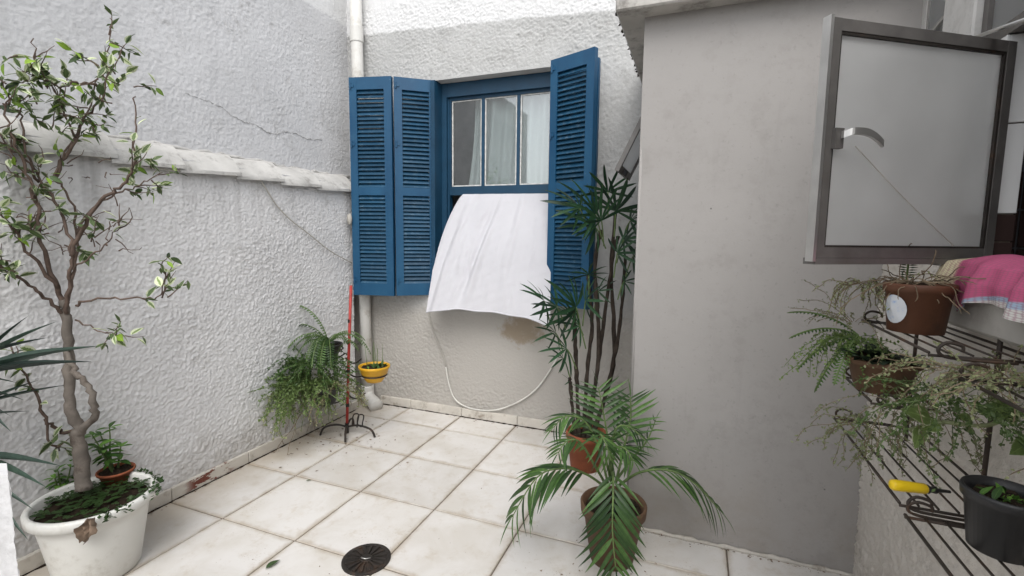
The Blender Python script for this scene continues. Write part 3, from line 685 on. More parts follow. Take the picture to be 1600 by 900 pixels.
# ================================================================== STEEL CASEMENT ON THE RIGHT
cs = thing('steel_casement', 'grey steel casement with frosted glass and lever handle standing open', 'window', (6.15, 1.21, 2.93))
hp, fp = Vector((6.15, 1.21, 0)), Vector((5.125, .525, 0)); d = (fp-hp); wdt = d.length; d.normalize(); n = Vector((-d.y, d.x, 0))
if n.dot(CP-hp) < 0: n = -n
Z0, Z1 = 2.935, 4.125
def cbox(mb, u0, u1, z0, z1, a, b): mb.obox(hp+d*u0+Vector((0,0,z0))+n*a, d*(u1-u0), n*(b-a), Vector((0,0,z1-z0)))
f = MB(); cbox(f, 0, .06, Z0, Z1, 0, .045); cbox(f, wdt-.065, wdt-.012, Z0, Z1, 0, .045); cbox(f, .06, wdt-.065, Z1-.058, Z1, .002, .043); cbox(f, .06, wdt-.065, Z0, Z0+.055, .002, .043)
f.build('frame', m_steel, cs)
f = MB(); cbox(f, wdt-.012, wdt+.006, Z0-.02, Z1+.01, .0, .05); f.build('meeting_strip', m_steel_l, cs)
f = MB(); cbox(f, -.02, wdt-.012, Z0-.035, Z0-.002, -.03, .045); f.build('drip_rail', m_steel, cs)
f = MB()
for (u0, u1, z0, z1) in ((.06, .075, Z0+.055, Z1-.058), (wdt-.076, wdt-.065, Z0+.055, Z1-.058), (.075, wdt-.076, Z0+.055, Z0+.066), (.075, wdt-.076, Z1-.073, Z1-.058)): cbox(f, u0, u1, z0, z1, .024, .04)
f.build('glazing_bead', m_iron, cs)
f = MB(); cbox(f, .06, wdt-.065, Z0+.055, Z1-.058, .014, .022); f.build('pane', m_frost, cs)
hz = (Z0+Z1)/2+.01
f = MB(); cbox(f, wdt-.105, wdt-.055, hz-.05, hz+.05, .045, .07); hd = f.build('handle', m_steel, cs)
P0 = hp+d*(wdt-.085)+Vector((0,0,hz+.015))+n*.10
arc = spline([P0-n*.02, P0+n*.012-d*.03+Vector((0,0,.012)), P0+n*.02-d*.1+Vector((0,0,.01)), P0+n*.02-d*.16+Vector((0,0,-.01)), P0+n*.012-d*.215+Vector((0,0,-.04))], 5)
lv = MB()
for a, b in zip(arc[:-1], arc[1:]): lv.obox(a-Vector((0,0,.017))-n*.008, (b-a)*1.02, n*.016, Vector((0,0,.034)))
lv.build('lever', m_steel_l, hd)
a, b = hp+d*(wdt-.2)+Vector((0,0,hz-.03))+n*.05, hp+d*(.30)+Vector((0,0,Z0+.07))+n*.045
MB().tube(spline([a, a.lerp(b, .5)+Vector((0,0,-.012)), b], 6), .0028, 5).build('cord', m_cable_g, cs)
st = thing('window_stay', 'thin bright metal stay rod above the open casement', 'stay', (6.15, 1.0, 4.2))
a = atX(1512, 62, 6.10); b = atX(1610, 28, 5.98)
MB().tube([a, b], .011, 8).build('rod', m_steel_l, st, smooth=True); MB().tube([a-Vector((0,0,.02)), a+Vector((0,0,.02))], .018, 8).build('pivot', m_steel, st)
# ---------------- crocheted cloth over the sill
def cloth_mat():
    m = NT('crochet'); uv = m.coord('UV'); x = m.sep(uv)
    nz = m.noise(m.coord('Object'), 9, 3)
    yy = m.math('ADD', x[1], m.math('MULTIPLY', m.math('SUBTRACT', nz, .5), .06))
    c = m.mix(m.ramp(yy, .80, .82), (.52, .11, .22), (.62, .62, .60)); c = m.mix(m.ramp(m.math('ADD', yy, m.math('MULTIPLY', x[0], -.30)), -.06, -.04, 1, 0), c, (.33, .42, .54))
    c = m.mix(m.ramp(m.math('ADD', yy, m.math('MULTIPLY', x[0], -.22)), -.07, -.05, 1, 0), c, (.60, .59, .56)); c = m.mix(m.ramp(x[0], .10, .14, 1, 0), c, (.60, .55, .36))
    k = m.ramp(m.math('MULTIPLY', m.ramp(x[0], .45, .6), m.ramp(yy, .45, .55)), .4, .9, 0, .5); c = m.mix(k, c, (.66, .30, .40))
    mp = m.node('ShaderNodeMapping'); mp.inputs['Scale'].default_value = (46, 46, 1); m.l(uv, mp.inputs[0])
    v = m.node('ShaderNodeTexVoronoi'); v.inputs['Scale'].default_value = 1; v.inputs['Randomness'].default_value = .25; m.l(mp.outputs[0], v.inputs['Vector'])
    c = m.mix(m.ramp(v.outputs['Distance'], .3, .6, 0, .55), c, (.30, .12, .17))
    m.bump(v.outputs['Distance'], -.9, .006); return m.out(c, .95, .1)
ct = thing('crochet_cloth', 'pink white and blue crocheted cloth hanging over the window sill', 'cloth', (5.95, .6, 2.9))
nu, nv = 50, 40; vs, F, uvs = [], [], []
for j in range(nv+1):
    v = j/nv
    for i in range(nu+1):
        u = i/nu; y = 1.02-1.05*u
        # lies on the sill, rolls over its edge and hangs
        L = v*(.26+.22*min(1, u/.16)**.6+.06*math.sin(u*8+1)-.10*max(0, u-.3)) ; x, z_ = 6.16, 2.895
        flat = .245
        if L < flat: x -= L; z_ += .02+.05*math.sin(math.pi*L/flat)*(.4+.6*math.sin(u*5)**2)
        else: q_ = L-flat; x -= flat+.03*min(1, q_*12); z_ -= q_; z_ += .015
        x -= .028*math.sin(u*17+v*2)*v+.015*math.sin(u*39)*v; z_ += .02*math.sin(u*9)*v
        vs.append(Vector((x, y, z_))); uvs.append((u, 1-v))
for j in range(nv):
    for i in range(nu): a = j*(nu+1)+i; F.append((a, a+1, a+nu+2, a+nu+1))
co = MB().add(vs, F).build('cloth', cloth_mat(), ct, smooth=True); ul = co.data.uv_layers.new(name='UVMap')
for lp in co.data.loops: ul.data[lp.index].uv = uvs[lp.vertex_index]

# ================================================================== PLANT BUILDING BLOCKS
def pot_mesh(mb, c, h, r0, r1, lip=.03, n=40):
    return mb.lathe([(0, .001), (r0, 0), (r0+(r1-r0)*.82, h*.82), (r1+lip*.3, h*.83), (r1+lip*.5, h-.01), (r1+lip*.3, h), (r1-lip*.2, h), (r1-lip*.5, h*.85), (r0*.9, h*.4)], c, n)
def soil(root, c, r, seed=0):
    mb = MB(); n, m = 22, 7; c = Vector(c); vs = [c+Vector((0,0,.03))]
    for i in range(1, m+1):
        for k in range(n): a = 2*math.pi*k/n; rr = r*i/m; vs.append(c+Vector((rr*math.cos(a), rr*math.sin(a), random.uniform(-.012, .02)+.02*(1-i/m))))
    F = [(0, 1+k, 1+(k+1) % n) for k in range(n)]
    for i in range(m-1):
        for k in range(n): F.append((1+i*n+k, 1+(i+1)*n+k, 1+(i+1)*n+(k+1) % n, 1+i*n+(k+1) % n))
    return mb.add(vs, F).build('soil', m_soil, root)
def jit(a): return Vector((random.uniform(-a, a), random.uniform(-a, a), random.uniform(-a, a)))
class Leafs:            # many tiny leaves joined into one 'stuff' mesh, with UVs
    def __init__(s): s.v = []; s.f = []; s.uv = []
    def leaf(s, p, d, L, W, up=Vector((0, 0, 1)), droop=.1):
        m = frame_mat(d, up); b = len(s.v)
        for (x, y, z) in ((0,0,0), (-W*.5, L*.45, -.03*L), (0, L*.5, -.08*L), (W*.5, L*.45, -.03*L), (0, L, -droop*L)): s.v.append(p+m@Vector((x, y, z)))
        s.f += [(b, b+2, b+1), (b, b+3, b+2), (b+1, b+2, b+4), (b+2, b+3, b+4)]; s.uv += [(.5,0),(0,.45),(.5,.5),(1,.45),(.5,1)]
    def build(s, name, mat, parent, kind='stuff'):
        o0 = org(parent); me = bpy.data.meshes.new(name); me.from_pydata([tuple(p-o0) for p in s.v], [], s.f); me.update()
        ul = me.uv_layers.new(name='UVMap')
        li = np.empty(len(me.loops), np.int32); me.loops.foreach_get('vertex_index', li); ul.data.foreach_set('uv', np.array(s.uv, np.float32)[li].ravel())
        me.materials.append(mat); me.polygons.foreach_set('use_smooth', [True]*len(me.polygons)); o = link(name, me, parent)
        if kind: o['kind'] = kind
        return o
def trailing(root, c, n, L, drop, leaf, spread, mats, stem_r=.004, lw=.6, up0=.3, dens=18, curl=.5, name='trailing_stems', bias=Vector((0,0,0)), floor_z=.02, xmax=99):
    """hanging stems with small leaves; mats=(stem, leaf)"""
    mb = MB(); lf = Leafs(); c = Vector(c)
    for k in range(n):
        a = random.uniform(0, 2*math.pi); d = Vector((math.cos(a), math.sin(a), up0+random.uniform(-.2, .4)))+bias; p = c+Vector((math.cos(a), math.sin(a), 0))*random.uniform(0, spread)
        ln = L*random.uniform(.45, 1.15); st = ln/dens; pts = [p.copy()]
        for i in range(dens):
            d = d.normalized()+Vector((0, 0, -drop/dens*3))+jit(curl*.5); p = p+d.normalized()*st
            if p.z < floor_z: p.z = floor_z+random.random()*.02
            if p.x > xmax: p.x = xmax-random.random()*.03
            pts.append(p.copy())
            if leaf > 0 and i > 0:
                for q in range(random.choice((1, 2, 2, 3))):
                    dd = (jit(1)+d*.4+Vector((0,0,.2))); lf.leaf(p+jit(st*.4), dd, leaf*random.uniform(.6, 1.3), leaf*lw, up=jit(1)+Vector((0,0,1.2)))
        mb.tube(pts, [stem_r]*(len(pts)-1)+[stem_r*.4], 3, cap=False)
    o = mb.build(name, mats[0], root); o['kind'] = 'stuff'
    if lf.v: lf.build('small_leaves', mats[1], root)
def fern_frond(root, p, d, L, W, drop=1.0, n=26, mat=None, nm='frond'):
    lf = Leafs(); d = Vector(d).normalized(); pts = [Vector(p)]
    for i in range(n): d = (d+Vector((0,0,-drop*1.6/n))).normalized(); pts.append(pts[-1]+d*L/n)
    for i in range(2, n):
        t = i/n; tg = (pts[i]-pts[i-1]).normalized(); sd_ = tg.cross(Vector((0,0,1)))
        if sd_.length < .1: sd_ = Vector((1, .3, 0))
        sd_.normalize(); wl = W*(math.sin(math.pi*min(1, .12+t*.88))**.6)*random.uniform(.85, 1.1)
        for sg in (-1, 1): lf.leaf(pts[i], sd_*sg+tg*.25+Vector((0,0,-.15)), wl, L/n*.62, up=sd_.cross(tg)*(1 if sd_.cross(tg).z > 0 else -1)+jit(.2), droop=.15)
    o = lf.build(nm, mat or m_fern, root, kind=None); MB().tube(pts, [.006]*(n)+[.002], 4).build('rachis', m_greenstem, o)
    return o
# leaf meshes shared by the copies
L_fic = leaf_mesh('ficus_leaf', m_ficus, 1, .48, .42, .25, .22); L_ficy = leaf_mesh('ficus_leaf_young', m_ficus_y, 1, .46, .42, .3, .15); L_ficd = leaf_mesh('ficus_leaf_dark', m_ficus_d, 1, .45, .42, .25, .25)
L_palm = leaf_mesh('palm_leaflet', m_palm, 1, .085, .35, .35, .16, 7); L_rha = leaf_mesh('rhapis_leaflet', m_rhapis, 1, .105, .5, .4, .22, 7, tip=.55)
L_herb = leaf_mesh('herb_leaf', m_herb, 1, .36, .5, .2, .3); L_drac = leaf_mesh('strap_leaf', m_drac, 1, .14, .4, .5, .12, 8); L_dark = leaf_mesh('dark_leaf', m_darkleaf, 1, .55, .45, .2, .3)
L_pale = leaf_mesh('variegated_vine_leaf', leafmat('marbled_leaf', (.16, .24, .07), (.22, .30, .10), edge=(.52, .56, .36), edge_at=.8), 1, .62, .38, .2, .12)

# ================================================================== WHITE TUB WITH THE FICUS
pc = Vector((-.30, .03, 0))
ft = thing('potted_ficus', 'variegated ficus tree growing in a big white plastic tub', 'potted tree', pc)
tb = MB().lathe([(0, .002), (.285, 0), (.30, .02), (.385, .52), (.40, .60), (.425, .605), (.452, .62), (.455, .685), (.44, .70), (.415, .70), (.405, .68), (.40, .6), (.3, .3)], pc, 56, wob=.004)
tub = tb.build('tub', m_white_pl, ft, smooth=True)
soil(ft, pc+Vector((0, 0, .60)), .40)
D0 = (Vector((-.3, .1, 1))-CP).dot(CF)         # distance of the tree from the camera
def T(x, y, dd=0):
    p = at(x, y, D0+dd)
    if p.x < -.70: p = atX(x, y, -.70+.35*min(0, p.x+.70)*-.25+random.uniform(0, .05))
    return p
limb_defs = [   # (points in the photograph's plane of the tree with depth offsets, start radius, end radius)
    ('trunk', [(131, 765, 0), (128, 730, 0), (122, 690, 0), (124, 668, .0)], .062, .05),
    ('trunk', [(124, 672, 0), (112, 640, -.02), (108, 600, 0), (108, 545, .02), (104, 495, .02), (98, 470, 0)], .045, .032),
    ('limb', [(128, 672, 0), (147, 650, -.05), (144, 622, -.06), (128, 592, -.06), (112, 572, -.04), (104, 545, -.02)], .032, .02),
    ('limb', [(118, 676, 0), (95, 672, .05), (70, 655, .1), (55, 615, .15), (40, 590, .2), (18, 540, .2)], .018, .006),
    ('limb', [(70, 655, .1), (78, 690, .12), (92, 705, .15)], .012, .006),
    ('limb', [(98, 472, 0), (84, 440, .05), (64, 380, .1), (58, 325, .12), (46, 280, .15), (20, 215, .2), (5, 160, .2)], .022, .007),
    ('limb', [(104, 490, 0), (108, 440, -.06), (112, 400, -.1), (100, 340, -.1), (62, 280, -.05), (38, 230, 0), (30, 170, 0)], .019, .006),
    ('limb', [(106, 470, .02), (118, 410, .06), (120, 360, .1), (105, 300, .15), (85, 275, .2), (120, 210, .2), (152, 130, .2), (172, 70, .2), (174, 30, .2)], .014, .004),
    ('limb', [(85, 278, .2), (108, 235, .16), (130, 190, .1), (160, 150, .1), (172, 110, .1)], .02, .006),
    ('limb', [(112, 400, -.1), (130, 350, -.15), (165, 308, -.2), (192, 290, -.2), (208, 262, -.25), (212, 200, -.25), (210, 150, -.25)], .02, .005),
    ('limb', [(120, 365, .1), (150, 320, .2), (190, 300, .25), (225, 285, .3), (255, 270, .3)], .014, .004),
    ('limb', [(100, 490, 0), (70, 465, .1), (40, 440, .15), (10, 420, .2), (-20, 400, .2)], .018, .006),
    ('limb', [(90, 450, .04), (50, 400, -.1), (20, 360, -.15), (-10, 330, -.2)], .018, .006),
    ('limb', [(122, 478, 0), (130, 470, -.05), (170, 465, -.12), (220, 466, -.15), (250, 462, -.2), (262, 425, -.2)], .012, .004),
    ('limb', [(118, 500, 0), (140, 510, -.1), (165, 522, -.15), (180, 520, -.15)], .008, .003),
    ('limb', [(152, 135, .2), (120, 130, .25), (85, 135, .3), (60, 110, .3), (50, 60, .3)], .012, .004),
    ('limb', [(62, 285, .05), (40, 250, .1), (10, 225, .1), (-15, 190, .1)], .012, .004),
    ('limb', [(108, 430, -.06), (128, 410, -.15), (160, 385, -.2), (182, 360, -.22), (186, 340, -.22)], .010, .003),
    ('limb', [(120, 215, .2), (100, 180, .22), (95, 150, .25), (70, 130, .2)], .010, .003),
]
tips = []
for nm, pl, r0, r1 in limb_defs:
    pts = spline([T(*p) for p in pl], 5); m = len(pts)
    pts = [p+jit(.012 if r0 > .04 else .016)*(0 if i in (0,) else 1) for i, p in enumerate(pts)]
    MB().tube(pts, [r0+(r1-r0)*(i/(m-1))**.8+random.uniform(-.06, .1)*r0*(1 if r0 > .02 else .4) for i in range(m)], 9 if r0 > .03 else 6).build(nm, m_bark if r0 > .03 else m_twig, ft, smooth=True)
    if nm == 'limb' and r1 < .012: tips.append(pts)
def twig(p, d, L):
    pts = [p.copy()]; n = 5
    for i in range(n): d = (d.normalized()+jit(.35)+Vector((0,0,.08))).normalized(); pts.append(pts[-1]+d*L/n)
    MB().tube(pts, [.007-.001*i for i in range(n+1)], 5).build('twig', m_twig, ft); return pts
# foliage: twigs near the outer ends of the limbs, leaves along them; leaf mixture by height
nleaf = 0
FOL = Leafs()
def leaves_along(pts, k, size, young):
    global nleaf
    for i in range(int(k*.9)):
        t = random.uniform(.1, 1)*(len(pts)-1); a = int(min(t, len(pts)-2)); p = pts[a].lerp(pts[a+1], t-a); p.x = max(p.x, -.72); dd = jit(1)+Vector((0, 0, -.1))
        FOL.leaf(p, dd, size*random.uniform(.5, .9), size*.36, up=Vector((0,0,1))+jit(.7)-CF*.3, droop=.2)
    for i in range(k):
        t = random.uniform(.25, 1)*(len(pts)-1); a = int(min(t, len(pts)-2)); p = pts[a].lerp(pts[a+1], t-a); tg = (pts[a+1]-pts[a]).normalized()
        dd = (tg*.5+jit(1)+Vector((0, 0, -.15))).normalized(); r = random.random()
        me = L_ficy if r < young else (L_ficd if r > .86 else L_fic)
        p = Vector((max(p.x, -.72), p.y, p.z)); dd.x = abs(dd.x) if p.x < -.66 else dd.x
        if nleaf >= 300: FOL.leaf(p, dd, size, size*.45, up=Vector((0,0,1))+jit(.6)-CF*.3, droop=.2); nleaf += 1; continue
        put('leaf', me, ft, p+dd*.02, dd, up=(Vector((0,0,1))+jit(.7)-CF*.35), sc=size*random.uniform(.7, 1.2), roll=random.uniform(-.6, .6)); nleaf += 1
for pts in tips:
    m = len(pts)
    for k in range(4):
        t = random.uniform(.5, 1); i = min(int(t*(m-1)), m-2); d = (pts[i+1]-pts[i]).normalized()
        tw = twig(pts[i], d+jit(.9)+Vector((0,0,.15)), random.uniform(.12, .30))
        low = (pts[i].z < 2.5)
        if nleaf < 200: leaves_along(tw, 2 if low else 4, .12 if low else .10, .05 if low else .22)
    leaves_along(pts[m//2:], 3, .125, .1)
def cluster(cx, cy, sp, k, size, young=.15, dd=0):
    for q in range(max(1, k//4)):
        p = T(cx+random.gauss(0, sp*.6), cy+random.gauss(0, sp*.6), dd+random.uniform(-.12, .12))
        tw = twig(p, jit(1)+Vector((0,0,.2)), random.uniform(.12, .26)); leaves_along(tw, 4, size, young)
for a in [(40, 130, 40, 28, 0.120, .2), (110, 150, 40, 28, 0.120, .3), (165, 120, 32, 28, 0.112, .35), (195, 160, 22, 12, 0.104, .2), (160, 200, 30, 8, 0.104, .1), (20, 170, 30, 20, 0.120, .1), (25, 260, 30, 8, 0.128, 0),
          (60, 205, 30, 20, 0.120, .1), (230, 265, 25, 8, 0.096, 0), (60, 350, 25, 8, 0.128, 0), (85, 385, 25, 8, 0.144, 0), (150, 375, 20, 8, 0.144, .0), (255, 455, 18, 8, 0.096, 0), (20, 430, 25, 8, 0.128, 0), (172, 525, 10, 4, 0.096, 0), (172, 60, 12, 8, 0.104, .5), (80, 170, 30, 8, 0.112, .2)]:
    if nleaf < 520: cluster(*a)
FOL.build('foliage', m_ficus, ft)
tw_st = MB()
for k in range(46):                                        # bare fine twiglets in the middle of the crown
    p = T(random.uniform(20, 190), random.uniform(250, 400), random.uniform(-.1, .2)); d = jit(1)+Vector((0,0,.6)); q = [p]
    for i in range(4): d = (d.normalized()+jit(.6)).normalized(); q.append(q[-1]+d*random.uniform(.03, .07))
    tw_st.tube(q, [.006, .005, .004, .003, .002], 4)
tag(tw_st.build('bare_twigs', m_twig, ft), kind='stuff')
# clover carpet over the tub's soil
lf = Leafs()
for k in range(230):
    a = random.uniform(0, 6.28); r = .40*math.sqrt(random.random()); p = pc+Vector((r*math.cos(a), r*math.sin(a), .63+random.uniform(0, .06)))
    if (p-pc).xy.dot(Vector((CP-pc).xy.normalized())) > .12 and random.random() < .55: continue
    for q in range(3): b = q*2.1+a; lf.leaf(p, Vector((math.cos(b), math.sin(b), .15)), random.uniform(.025, .045), .035)
for k in range(40):
    a = random.uniform(-.6, 2.0); p = pc+Vector((.43*math.cos(a), .43*math.sin(a), .69))
    for i in range(4): lf.leaf(p+Vector((.02*i*math.cos(a), .02*i*math.sin(a), .02-.015*i))+jit(.02), jit(1)+Vector((0,0,.3)), .04, .03)
lf.build('clover_carpet', m_clover, ft)
dl = thing('dead_leaf', 'crumpled brown dead leaf stuck on the rim of the white tub', 'leaf', T(158, 808, -.42))
vs, F = [], []; n = 8
for j in range(n+1):
    for i in range(n+1):
        u, v = i/n-.5, j/n-.5; wv = math.cos(v*2.8)**.6 if abs(v*2.8) < 1.57 else 0
        p = Vector((u*.15*wv, 0, v*.19)); p += Vector((v*.07, -.06*abs(u)+.03*math.sin(i*2.1+j), .015*math.sin(i*3+j*1.7)))
        vs.append(pc+Vector((.40, -.235, .63))+CR*p.x+Vector((0,0,1))*p.z-CF*(.02-p.y))
for j in range(n):
    for i in range(n): a = j*(n+1)+i; F.append((a, a+1, a+n+2, a+n+1))
dl.location = pc+Vector((.40, -.235, .63)); ORG[dl.name] = dl.location.copy()
MB().add(vs, F).build('blade', m_deadleaf, dl, smooth=True)
# small herb pots tucked into the tub
hp_ = atZ(182, 742, .68); hp_.z = .60
hb_ = thing('herb_pot', 'small leafy herb in a terracotta pot sunk in the white tub', 'potted plant', hp_)
pot_mesh(MB(), hp_, .14, .10, .145, .02, 28).build('pot', m_terra, hb_, smooth=True); soil(hb_, hp_+Vector((0,0,.115)), .13)
def herb(root, base, stems, h, size, mesh=L_herb, dens=8):
    for k in range(stems):
        a = random.uniform(0, 6.28); d = Vector((math.cos(a)*.35, math.sin(a)*.35, 1)); hh = h*random.uniform(.5, 1.0) if k else h; b = base+Vector((math.cos(a), math.sin(a), 0))*random.uniform(0, .06)
        pts = [b]
        for i in range(6): d = (d.normalized()+jit(.08)+Vector((0,0,.05))); pts.append(pts[-1]+d.normalized()*hh/6)
        MB().tube(pts, [.011-.001*i for i in range(7)], 5).build('stem', m_greenstem, root)
        for i in range(dens):
            t = 2+i*4.0/dens if i < dens-4 else 5.9; q = pts[int(min(t, 5))].lerp(pts[int(min(t, 5))+1], t-int(min(t, 5))); b2 = i*2.4+k
            put('leaf', mesh, root, q, Vector((math.cos(b2), math.sin(b2), .45 if i > dens-5 else .15)), sc=size*random.uniform(.75, 1.15), roll=random.uniform(-.3, .3))
herb(hb_, hp_+Vector((0,0,.12)), 6, .44, .13, dens=11)
h2 = atZ(95, 752, .7); h2.z = .60
hb2 = thing('shrubby_seedling', 'low green leafy seedling at the left of the white tub', 'plant', h2)
herb(hb2, h2, 7, .30, .11, dens=9); 
# ---------------- dark strap-leaved plant at the left edge
sp = at(-95, 640, 3.55); sp.z = 0
dr = thing('strap_leaf_plant', 'dark strap-leaved plant reaching in from the left edge', 'plant', sp)
b0 = at(-80, 600, 3.55)
MB().tube([Vector((b0.x, b0.y, 0)), b0+Vector((0, 0, -.2)), b0], [.05, .045, .035], 8).build('stem', m_cane, dr)
for (x1, y1, dd, wv) in [(88, 492, -.1, .8), (100, 535, -.2, 1.0), (85, 520, 0, 1.0), (155, 535, -.35, .9), (152, 560, -.3, .7), (35, 600, .1, .7), (45, 625, 0, .6), (22, 655, .1, .8), (22, 680, -.1, 1.3), (45, 715, 0, .8), (100, 730, -.2, .9), (80, 765, -.1, 1.1), (40, 480, 0, .9), (60, 800, .05, 1.2), (55, 850, 0, 1.0), (30, 560, .1, .7)]:
    e = at(x1, y1, 3.5+dd); b = b0+jit(.08)+Vector((0, 0, -.0 if y1 < 700 else -.55)); v = e-b; ln = v.length
    put('leaf', L_drac, dr, b, v+Vector((0, 0, .12*ln)), up=Vector((0,0,1))+jit(.3)-CF*.3, sc=(ln*.40*wv, ln*.92, ln))
for k in range(14):                                        # the rest of its rosette, out of frame
    a = random.uniform(1.6, 5.2); put('leaf', L_drac, dr, b0+Vector((0, 0, -.05*k*.5)), Vector((math.cos(a)*.6, math.sin(a), random.uniform(-.1, .9))), sc=(.4, random.uniform(.5, .8), .6))
# foreground plastered post end at the left frame edge
q0 = at(13, 742, 2.3)
ps = thing('plastered_post', 'rough white plastered post at the lower left edge', 'post', (q0.x-.12, q0.y, 0))
relief_wall('post_face', m_left, ps, (q0.x-CR.x*.3, q0.y-CR.y*.3, 0), (CR.x, CR.y, 0), (0, 0, 1), (-CF.x, -CF.y, 0), [(0, .30, .016)], [(0, q0.z, .02)], seed=77)
rv_ = ray(13, 742); rv_.z = 0
MB().obox((q0.x-CR.x*.3, q0.y-CR.y*.3, 0), Vector((CR.x, CR.y, 0))*.298, rv_.normalized()*.2, (0, 0, q0.z-.01)).build('post_core', m_left, ps)

# ================================================================== RED PLANT STAND IN THE CORNER
sp = Vector((-.29, 3.30, 0))
rs_ = thing('plant_stand', 'red pole plant stand with black wire feet and arms in the corner', 'plant stand', sp)
MB().tube([sp+Vector((0,0,.10)), sp+Vector((.05, .02, 1.2)), sp+Vector((.115, .03, 2.28))], .021, 12).build('pole', m_red, rs_, smooth=True)
for z_ in (.42, .95, 1.72): MB().tube([sp+Vector((.045*z_-.003, .015*z_, z_)), sp+Vector((.045*z_, .015*z_, z_+.05))], .027, 12).build('clamp', m_iron, rs_)
MB().tube([sp+Vector((0,0,.0)), sp+Vector((0,0,.16))], .028, 12).build('socket', m_iron, rs_)
for e in ((.50, .02), (-.30, -.24), (-.12, .30), (.22, -.30)):
    v = Vector((*e, 0)); MB().tube(spline([sp+Vector((0,0,.10)), sp+v*.4+Vector((0,0,.15)), sp+v*.85+Vector((0,0,.12)), sp+v+Vector((0,0,.012))], 5), .016, 8).build('foot', m_iron, rs_, smooth=True)
for k in range(2):
    MB().tube(spline([sp+Vector((.10+.09*k, 0, .12)), sp+Vector((.12+.09*k, .01, .3)), sp+Vector((.22+.09*k, .01, .32)), sp+Vector((.2+.09*k, 0, .18)), sp+Vector((.27+.06*k, 0, .14))], 4), .010, 6).build('scroll', m_iron, rs_, smooth=True)
def arm(z_, e):
    v = Vector((*e, 0)); MB().tube(spline([sp+Vector((0,0.01,z_)), sp+v*.35+Vector((0,.01,z_-.07)), sp+v*.7+Vector((0,0,z_-.05)), sp+v+Vector((0,0,z_+.02))], 5), .011, 6).build('arm', m_iron, rs_, smooth=True)
arm(.98, (.42, -.02)); arm(1.25, (-.30, -.20)); arm(.55, (-.42, -.25)); arm(1.18, (.3, 0)); arm(.62, (.28, .1))
def ring(c, r):
    MB().tube([c+Vector((r*math.cos(a), r*math.sin(a), 0)) for a in np.linspace(0, 6.283, 25)], .010, 6, cap=False).build('pot_ring', m_iron, rs_, smooth=True)
yc = atY(585, 583, 3.30); yc.z -= .12
yp = thing('yellow_bowl_pot', 'yellow plastic bowl pot with small seedlings on the red stand', 'potted plant', yc)
yb = MB().lathe([(0, .002), (.115, 0), (.15, .05), (.168, .11), (.19, .12), (.205, .19), (.222, .20), (.228, .235), (.215, .24), (.205, .225), (.18, .14)], yc, 36); yb.build('bowl', m_yellow, yp, smooth=True)
MB().lathe([(.171, .108), (.176, .112), (.176, .119), (.171, .122)], yc, 36).build('band', m_brownpl, yp); soil(yp, yc+Vector((0,0,.20)), .20)
ring(yc+Vector((0, 0, .095)), .178)
for k in range(26):
    a = random.uniform(0, 6.28); r = random.uniform(0, .17); put('leaf', L_herb, yp, yc+Vector((r*math.cos(a), r*math.sin(a), .20)), jit(.8)+Vector((0,0,.8)), sc=random.uniform(.06, .12))
for k in range(7): b = yc+Vector((random.uniform(-.13, .13), random.uniform(-.1, .1), .2)); MB().tube([b, b+Vector((random.uniform(-.06, .06), 0, random.uniform(.15, .42)))], [.006, .002], 4).build('stalk', m_greenstem, yp)
# fern in a dark basket
fc = atX(514, 545, -.48)
fp_ = thing('potted_fern', 'arching fern in a black basket high on the red stand', 'potted plant', fc-Vector((0,0,.1)))
pot_mesh(MB(), fc-Vector((0,0,.12)), .2, .12, .19, .02, 28).build('pot', m_blackpl, fp_, smooth=True); soil(fp_, fc+Vector((0,0,.04)), .17); ring(fc, .2)
for k in range(19):
    a = random.uniform(0, 6.28) if k > 7 else (-1.8, -1.2, 3.3, 2.9, -2.3, -1.5, .2, -.8)[k]
    fern_frond(fp_, fc+Vector((0,0,.08)), (math.cos(a), math.sin(a), random.uniform(.6, 2.3)), random.uniform(.5, .9), .085, drop=random.uniform(1.4, 2.2), n=22)
fern_frond(fp_, fc+Vector((0,0,.08)), CR*-.35+Vector((0,0,1.6)), 1.0, .08, drop=1.5, n=24); fern_frond(fp_, fc+Vector((0,0,.08)), CR*-.6+Vector((0,0,1.2)), 1.1, .08, drop=1.7, n=26)
# trailing plant in a black pot lower on the stand
tc = atX(478, 598, -.56)
tp = thing('trailing_plant', 'pale green trailing plant spilling from a black pot low on the stand', 'potted plant', tc-Vector((0,0,.25)))
pot_mesh(MB(), tc+CR*.28-Vector((0,0,.30)), .24, .13, .19, .02, 28).build('pot', m_blackpl, tp, smooth=True); soil(tp, tc+CR*.28-Vector((0,0,.10)), .17); 
trailing(tp, tc+Vector((0,0,.02)), 120, .7, .6, .046, .28, (m_greenstem, m_vine), curl=.5, up0=.35)
trailing(tp, tc+Vector((0,0,.28))+CR*.12, 80, .5, .7, .04, .22, (m_greenstem, m_fern), curl=.5, up0=.5, name='upper_stems')
trailing(tp, tc-CR*.15+Vector((0,0,-.1)), 80, .7, .8, .042, .25, (m_greenstem, m_vine_pale), curl=.55, up0=.1, name='pale_stems')
trailing(tp, tc+CR*.45+Vector((0,0,-.05)), 26, .6, .5, .03, .2, (m_drytwig, m_vine_pale), curl=.6, up0=.2, name='dry_stems')
trailing(tp, tc+CR*.0-Vector((0,0,.35)), 12, .95, .9, .0, .25, (m_drytwig, m_vine), curl=.55, up0=-.3, name='long_dry_stems')

